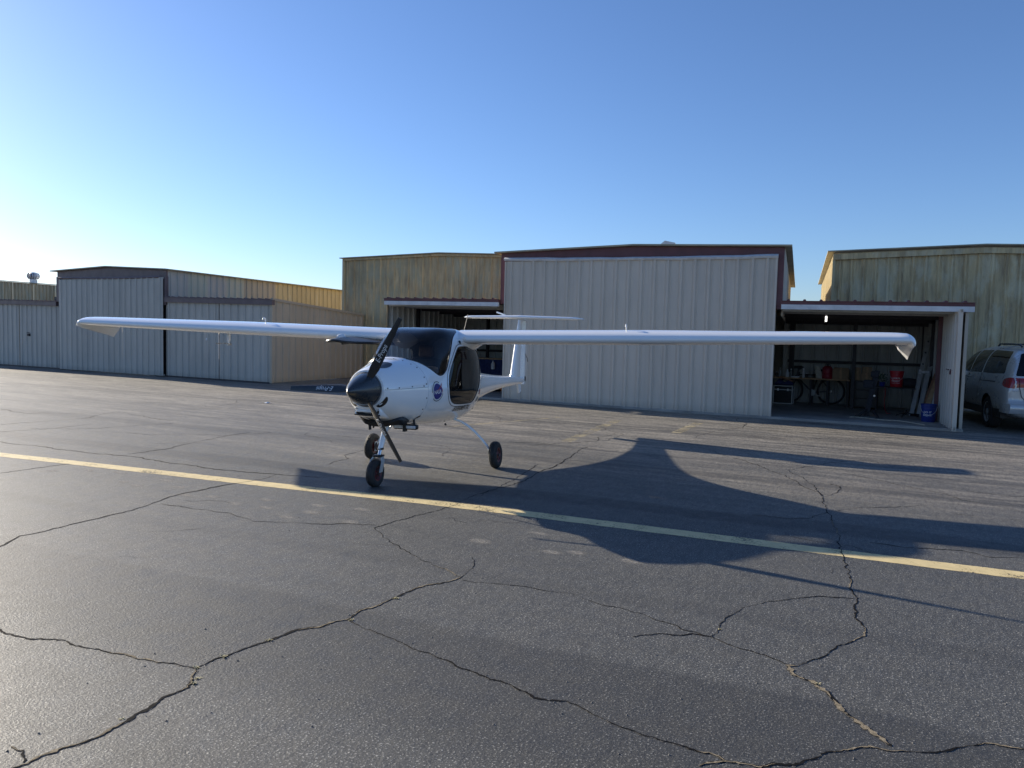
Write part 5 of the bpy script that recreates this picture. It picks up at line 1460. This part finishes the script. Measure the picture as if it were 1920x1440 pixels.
MB().tube([(-.29, -.26, z0 + .55), (-.34, -.08, z0 + .52), (-.30, 0, z0 + .50), (-.34, .08, z0 + .52), (-.29, .26, z0 + .55)], .012, 8).build('handlebar', M['black_plastic'], bk, smooth=50)
MB().lathe([(.085, -.055), (.085, -.048)], bb, 'y', 24).tube([(bb[0], -.06, bb[2]), (bb[0] + .15, -.06, bb[2] - .07)], .010, 6).tube([(bb[0], .06, bb[2]), (bb[0] - .15, .06, bb[2] + .07)], .010, 6).box(bb[0] + .10, bb[0] + .20, -.14, -.06, bb[2] - .085, bb[2] - .065).build('crankset', M['aluminium'], bk)

# workbench along the back wall with what stands on it
wbn = thing('workbench', 'long plywood workbench along the back wall of the right bay', 'workbench', (-2.12, 20.70, FZ))
MB().bbox(-1.0, .97, -.28, .30, .655, .690, .004).build('bench_top', M['wood'], wbn)
for x in (-.95, .05, .45, .93):
    for y in (-.22, .26): MB().box(x - .025, x + .025, y - .025, y + .025, 0, .655).build('leg', M['dark_steel'], wbn)
bz = FZ + .690
def bottle(x, y, z, h, r, mat, label, cat='bottle', capm='white_decal'):
    o = thing('bottle', label, cat, (x, y, z), 0, 'bottles on the workbench')
    MB().lathe([(r * .9, 0), (r, .01), (r, h * .6), (r * .45, h * .78), (r * .4, h * .88)], n=14).build('body', M[mat], o, smooth=40)
    MB().lathe([(r * .48, h * .87), (r * .48, h)], n=14).build('cap', M[capm], o, smooth=40)
bottle(-2.84, 20.52, bz, .24, .035, 'grey_decal', 'tall grey bottle with a pale cap at the left end of the workbench')
bottle(-2.93, 20.60, bz, .13, .05, 'table_top', 'squat dark bottle at the left end of the workbench')
bottle(-2.66, 20.54, bz, .20, .045, 'fascia', 'pale wide bottle second from the left end of the workbench')
bottle(-2.58, 20.62, bz, .22, .03, 'grey_decal', 'thin grey bottle right behind the pale wide one')
bottle(-2.26, 20.52, bz, .24, .03, 'fascia', 'slim pale bottle standing near the middle of the bench')
bottle(-2.19, 20.60, bz, .12, .035, 'table_top', 'short dark bottle beside the slim pale one')
d = thing('drill', 'black cordless drill standing on the workbench', 'drill', (-2.42, 20.62, bz))
MB().bbox(-.05, .05, -.035, .035, 0, .06, .01).build('battery', M['black_plastic'], d); MB().obox((.01, 0, .15), (1, 0, 0), (0, 1, 0), (.15, 0, 1), .022, .022, .10).build('grip', M['black_plastic'], d)
MB().tube([(-.09, 0, .27), (.10, 0, .27)], .04, 12).tube([(.10, 0, .27), (.15, 0, .27)], [.028, .012], 10).build('motor_housing', M['black_plastic'], d, smooth=40)
g_ = thing('tray', 'low metal tray of small parts on the workbench', 'tray', (-2.46, 20.50, bz))
MB().bbox(-.10, .10, -.05, .05, 0, .03, .006).build('pan', M['galv'], g_)
for i in range(6): pass
sk = thing('sack', 'cream crumpled sack leaning against the dark red can', 'sack', (-1.90, 20.60, bz))
m = MB(); R0 = []
for i in range(8):
    t = i / 7; R0.append([((.09 - .035 * t + .012 * sin(3 * k + t * 5)) * cos(k) + -.05 * t * t, (.06 - .02 * t) * sin(k), .31 * t) for k in [2 * pi * q / 14 for q in range(14)]])
m.loft(R0, True, True).build('cloth', M['cream'], sk, smooth=60)
gc = thing('fuel_can', 'dark red round fuel can on the workbench', 'fuel can', (-1.70, 20.62, bz))
MB().lathe([(.115, 0), (.125, .02), (.125, .10), (.120, .11), (.125, .12), (.125, .26), (.10, .30), (.05, .33)], n=24).build('can', M['dark_red'], gc, smooth=35)
MB().lathe([(.03, .33), (.03, .37)], n=14).tube([(-.07, 0, .30), (-.05, 0, .37), (.05, 0, .37), (.08, 0, .29)], .010, 6).build('cap', M['black_plastic'], gc, smooth=40)
def carton(x, y, z, w, d_, h, rz, label, flap=False):
    o = thing('cardboard_box', label, 'box', (x, y, z), rz, 'cardboard boxes in the right bay')
    MB().bbox(-w / 2, w / 2, -d_ / 2, d_ / 2, 0, h, .004).build('carton', M['card'], o)
    MB().box(-.025, .025, -d_ / 2 - .0015, d_ / 2 + .0015, -.0 + .001, h + .0015).build('tape', M['wood'], o)
    return o
carton(-1.38, 20.64, bz, .38, .24, .26, 0, 'wide cardboard box on the bench between the red can and the post')
carton(-1.38, 20.66, bz + .263, .34, .2, .03, 0, 'flat carton lying on top of the wide box')
cb = thing('cabinet', 'low dark cabinet right of the post carrying cardboard boxes', 'cabinet', (-.80, 20.50, FZ))
MB().bbox(-.24, .30, -.22, .22, 0.02, .69, .01).build('case', M['table_top'], cb)
for k in range(3): MB().bbox(-.22, .28, -.235, -.222, .05 + .21 * k, .24 + .21 * k, .004).build('drawer', M['black_plastic'], cb)
carton(-.985, 20.40, bz + .003, .15, .22, .32, radians(5), 'narrow upright cardboard box beside the post')
carton(-.77, 20.42, bz + .003, .24, .22, .19, radians(-4), 'lower cardboard box on the dark cabinet')
carton(-.775, 20.42, bz + .195, .22, .20, .15, radians(6), 'upper cardboard box stacked on the dark cabinet')

# black stand with splayed feet
sd = thing('engine_stand', 'black steel stand with splayed feet in front of the table', 'stand', (-.55, 18.2, FZ))
m = MB()
m.obox((-.02, 0, .50), (.18, 0, 1), (0, 1, 0), (1, 0, -.18), .52, .06, .05).build('mast', M['seat'], sd)
MB().tube([(-.24, -.42, .02), (-.10, .0, .16), (-.06, .05, .3)], .030, 8).tube([(.14, -.55, .02), (.02, .0, .12)], .028, 8).tube([(-.24, -.42, .02), (-.30, -.52, .02)], .032, 8).build('foot_tubes', M['seat'], sd, smooth=40)
MB().bbox(-.20, .02, -.10, .10, .62, .80, .03).bbox(-.06, .10, -.09, .09, .86, 1.0, .03).build('head', M['seat'], sd, smooth=40)
MB().lathe([(.020, -.01), (.024, 0), (.01, .012)], (.035, -.10, .46), 'y', 12).build('chain_wheel', M['steel'], sd, smooth=40)
# table with the red bucket and a plant
tb = thing('table', 'dark folding table under the red bucket', 'table', (-.13, 19.45, FZ))
MB().bbox(-.42, .42, -.28, .28, .585, .615, .006).build('table_top', M['table_top'], tb)
for x in (-.38, .38):
    for y in (-.24, .24): MB().tube([(x, y, 0), (x * .97, y, .59)], .015, 6).build('leg', M['dark_steel'], tb)
tz = FZ + .616
def bucket(name, x, y, z, mat, label, lines, r=.145, h=.37):
    o = thing(name, label, 'bucket', (x, y, z))
    MB().lathe([(r * .88, 0), (r * .90, .005), (r * .97, h * .76), (r * 1.03, h * .77), (r * 1.03, h * .80), (r * .98, h * .805), (r, h * .93), (r * 1.05, h * .94), (r * 1.05, h), (r * .99, h), (r * .86, .02), (.01, .015)], n=36).build('pail', M[mat], o, smooth=35)
    MB().tube([(r * 1.05 * cos(a), r * 1.06 * sin(a) * .55 - .05, h * .88 - .18 * abs(sin(a))) for a in [pi + pi * i / 14 for i in range(15)]], .003, 5).build('bail_handle', M['galv'], o)
    for txt, zt, ht, wmax in lines:
        Vv, Fv, w, h_ = text_mb(txt, 1.0, 0, 1.05, .012); s = min(ht / h_, wmax / w)
        def wrap(u, v):
            th = atan2(-19.4, 0.13) if False else -pi / 2 - .15
            rr_ = r * (.885 + .09 * ((zt + v) / (h * .77))) + .0015
            return (rr_ * cos(th + u / rr_), rr_ * sin(th + u / rr_), zt + v)
        MB().add([wrap(u * s, v * s) for u, v in Vv], Fv).build('lettering', M['white_decal'], o)
    return o
bucket('bucket', -.105, 19.42, tz, 'red_plastic', 'red plastic bucket with white lettering standing on the dark table', [('HARBOR', .205, .052, .20), ('FREIGHT', .140, .052, .20), ('QUALITY TOOLS', .090, .026, .20)])
bucket('bucket', .53, 17.72, FZ, 'blue_plastic', 'blue plastic bucket with white lettering on the floor by the door leaf', [('DO IT', .205, .05, .15), ('RIGHT!', .14, .05, .17)])
pl = thing('potted_plant', 'small leafy potted plant beside the red bucket', 'plant', (-.40, 19.42, tz))
MB().lathe([(.05, 0), (.065, .09), (.07, .10), (.055, .10)], n=16).build('pot', M['blue_plastic'], pl, smooth=40)
m = MB()
for i in range(70):
    a = rnd.uniform(0, 2 * pi); l = rnd.uniform(.03, .13); h = rnd.uniform(.10, .32); c_ = Vector((cos(a) * l, sin(a) * l, h)); n_ = Vector((rnd.uniform(-1, 1), rnd.uniform(-1, 1), rnd.uniform(-.3, 1))).normalized(); t_ = n_.orthogonal().normalized() * .028; b2 = n_.cross(t_).normalized() * .012
    m.add([c_ - t_, c_ + b2, c_ + t_, c_ - b2], [(0, 1, 2, 3)]); 
    if i % 4 == 0: m.tube([(0, 0, .09), tuple(c_)], .002, 4)
m.build('foliage', M['green_leaf'], pl)
m = MB()
for i in range(12):
    a = rnd.uniform(0, 2 * pi); l = rnd.uniform(.05, .12); c_ = Vector((cos(a) * l, sin(a) * l - .02, rnd.uniform(.14, .32))); m.lathe([(.0, -.010), (.014, 0), (0, .010)], c_, 'y', 7)
m.build('flowers', M['cream'], pl)
bg_ = thing('duffel_bag', 'black soft bag on the table behind the red bucket', 'bag', (.16, 19.5, tz))
MB().lathe([(.02, -.14), (.10, -.13), (.12, 0), (.10, .13), (.02, .14)], (0, 0, .10), 'x', 18).build('bag_body', M['seat'], bg_, smooth=60)
co = thing('red_cord', 'thin red cord hanging from the table edge', 'cord', (-.33, 19.15, FZ))
MB().tube([(0, 0, .60), (.01, -.01, .45), (-.005, .0, .25), (.02, .01, .10), (.06, .0, .008), (.14, .03, .006)], .007, 6).build('cord', M['red_plastic'], co, smooth=60)

# extension ladder leaning on the right wall
ld = thing('ladder', 'aluminium folding ladder leaning against the right bay wall', 'ladder', (0.30, 18.9, FZ))
b0, t0 = Vector((0, 0, .0)), Vector((.30, 1.15, 1.82))
ax = (t0 - b0).normalized(); wx = Vector((1, -.25, 0)).normalized(); wx = (wx - ax * wx.dot(ax)).normalized(); nn = ax.cross(wx)
L0 = (t0 - b0).length
for side_, s0, s1, off in ((-.072, 0, .56, 0), (.072, 0, .56, 0), (-.080, .50, 1.0, .03), (.080, .50, 1.0, .03)):
    MB().obox(b0 + ax * L0 * (s0 + s1) / 2 + wx * side_ + nn * off, wx, nn, ax, .046, .014, L0 * (s1 - s0) / 2).build('stile', M['aluminium'], ld)
for k in range(7):
    s = .06 + .145 * k
    p_ = b0 + ax * L0 * s
    MB().tube([p_ - wx * .075 - nn * .012, p_ - wx * .075 + nn * .05], .015, 8).tube([p_ + wx * .075 - nn * .012, p_ + wx * .075 + nn * .05], .015, 8).build('rung', M['black_decal'], ld)
MB().obox(b0 + ax * L0 * .53 + nn * -.02, wx, nn, ax, .10, .03, .02).obox(b0 + ax * L0 * .53 + nn * -.03 - wx * .09, wx, nn, ax, .02, .03, .05).build('locking_hinge', M['galv'], ld)
MB().obox(b0 + ax * .02, wx, nn, ax, .09, .03, .03).build('ladder_foot', M['black_plastic'], ld)
# boards leaning beside it
def lean(name, mat, p0, p1, w, th, label, cat='board'):
    p0, p1 = Vector(p0), Vector(p1); a = (p1 - p0).normalized(); q = Vector((1, -.2, 0)); q = (q - a * q.dot(a)).normalized(); n_ = a.cross(q)
    o = MB().obox((0, 0, 0), q, n_, a, w / 2, th / 2, (p1 - p0).length / 2).build(name, M[mat]); o.location = (p0 + p1) / 2
    return tag(o, label, cat)
lean('plank', 'wood', (.47, 18.75, FZ + .02), (.83, 19.35, 1.30), .10, .03, 'long tan plank leaning beside the ladder')
lean('plank', 'wood_dark', (.43, 18.95, FZ + .02), (.76, 19.55, 1.18), .11, .03, 'reddish brown plank leaning behind the tan plank')
lean('pale_board', 'pale_board', (.62, 18.3, FZ + .01), (.75, 18.75, 1.12), .10, .02, 'narrow white board leaning behind the blue bucket')
tp = thing('tripod_base', 'low black tripod base on the floor at the ladder foot', 'tripod', (.12, 18.55, FZ))
m = MB()
for a in (.4, 2.4, 4.4): m.tube([(0, 0, .10), (.16 * cos(a), .16 * sin(a), .06), (.26 * cos(a), .26 * sin(a), .012)], .012, 6)
m.tube([(0, 0, .05), (0, 0, .16)], .02, 8).build('legs', M['black_plastic'], tp, smooth=40)
hs = thing('hose', 'pale hose lying along the bay floor edge', 'hose', (-.2, 17.5, FZ))
MB().tube([(-.75 + .1 * i, .10 * sin(i * .8) - .01 * i * i * .3, .010) for i in range(15)], .008, 6).build('hose', M['cream'], hs, smooth=60)

# left bay
wb2 = thing('workbench', 'workbench with dark blue cloth hung along its front in the left bay', 'workbench', (-10.9, 20.1, FZ))
MB().bbox(-1.1, 1.1, -.30, .30, .86, .90, .006).build('bench_top', M['wood'], wb2)
for x in (-1.05, 1.05):
    for y in (-.25, .25): MB().box(x - .03, x + .03, y - .03, y + .03, 0, .86).build('leg', M['dark_steel'], wb2)
R0 = [[(-1.08 + .09 * i, -.315 + .02 * sin(i * 1.7), .86), (-1.08 + .09 * i, -.33 + .035 * sin(i * 1.7), .12)] for i in range(25)]
MB().loft(R0, False, False).build('skirt_cloth', M['dark_blue'], wb2, smooth=60)
sh = thing('wall_shelf', 'grey shelf of small goods on the left bay back wall', 'shelf', (-10.9, 20.74, 1.35))
MB().box(-.9, .9, -.14, .04, 0, .03).build('board', M['fascia'], sh)
for i in range(9): MB().bbox(-.82 + .19 * i, -.70 + .19 * i, -.12, .0, .03, .03 + rnd.uniform(.08, .22), .006).build('tin', M[('galv', 'black_plastic', 'dark_blue', 'card')[i % 4]], sh)
jb = thing('water_jug', 'clear pale plastic jug hanging in front of the blue cloth', 'jug', (-11.05, 19.70, .62))
MB().lathe([(.05, 0), (.06, .02), (.06, .16), (.025, .22), (.025, .26)], n=16).build('jug_body', M['fascia'], jb, smooth=40)
og = thing('leaf_blower', 'orange garden blower lying on the left bay floor', 'blower', (-9.85, 18.3, FZ))
MB().lathe([(.03, -.12), (.12, -.10), (.14, 0), (.12, .10), (.03, .12)], (0, 0, .14), 'x', 18).build('motor_housing', M['orange'], og, smooth=60)
MB().tube([(-.10, 0, .12), (-.45, -.05, .06)], [.05, .035], 12).build('nozzle', M['black_plastic'], og, smooth=40)
sb = thing('tool_bag', 'black bag on the floor beside the orange blower', 'bag', (-10.35, 18.6, FZ))
MB().bbox(-.22, .22, -.14, .14, 0, .18, .05).tube([(-.10, 0, .17), (-.05, 0, .26), (.05, 0, .26), (.10, 0, .17)], .012, 6).build('bag_body', M['black_plastic'], sb, smooth=50)
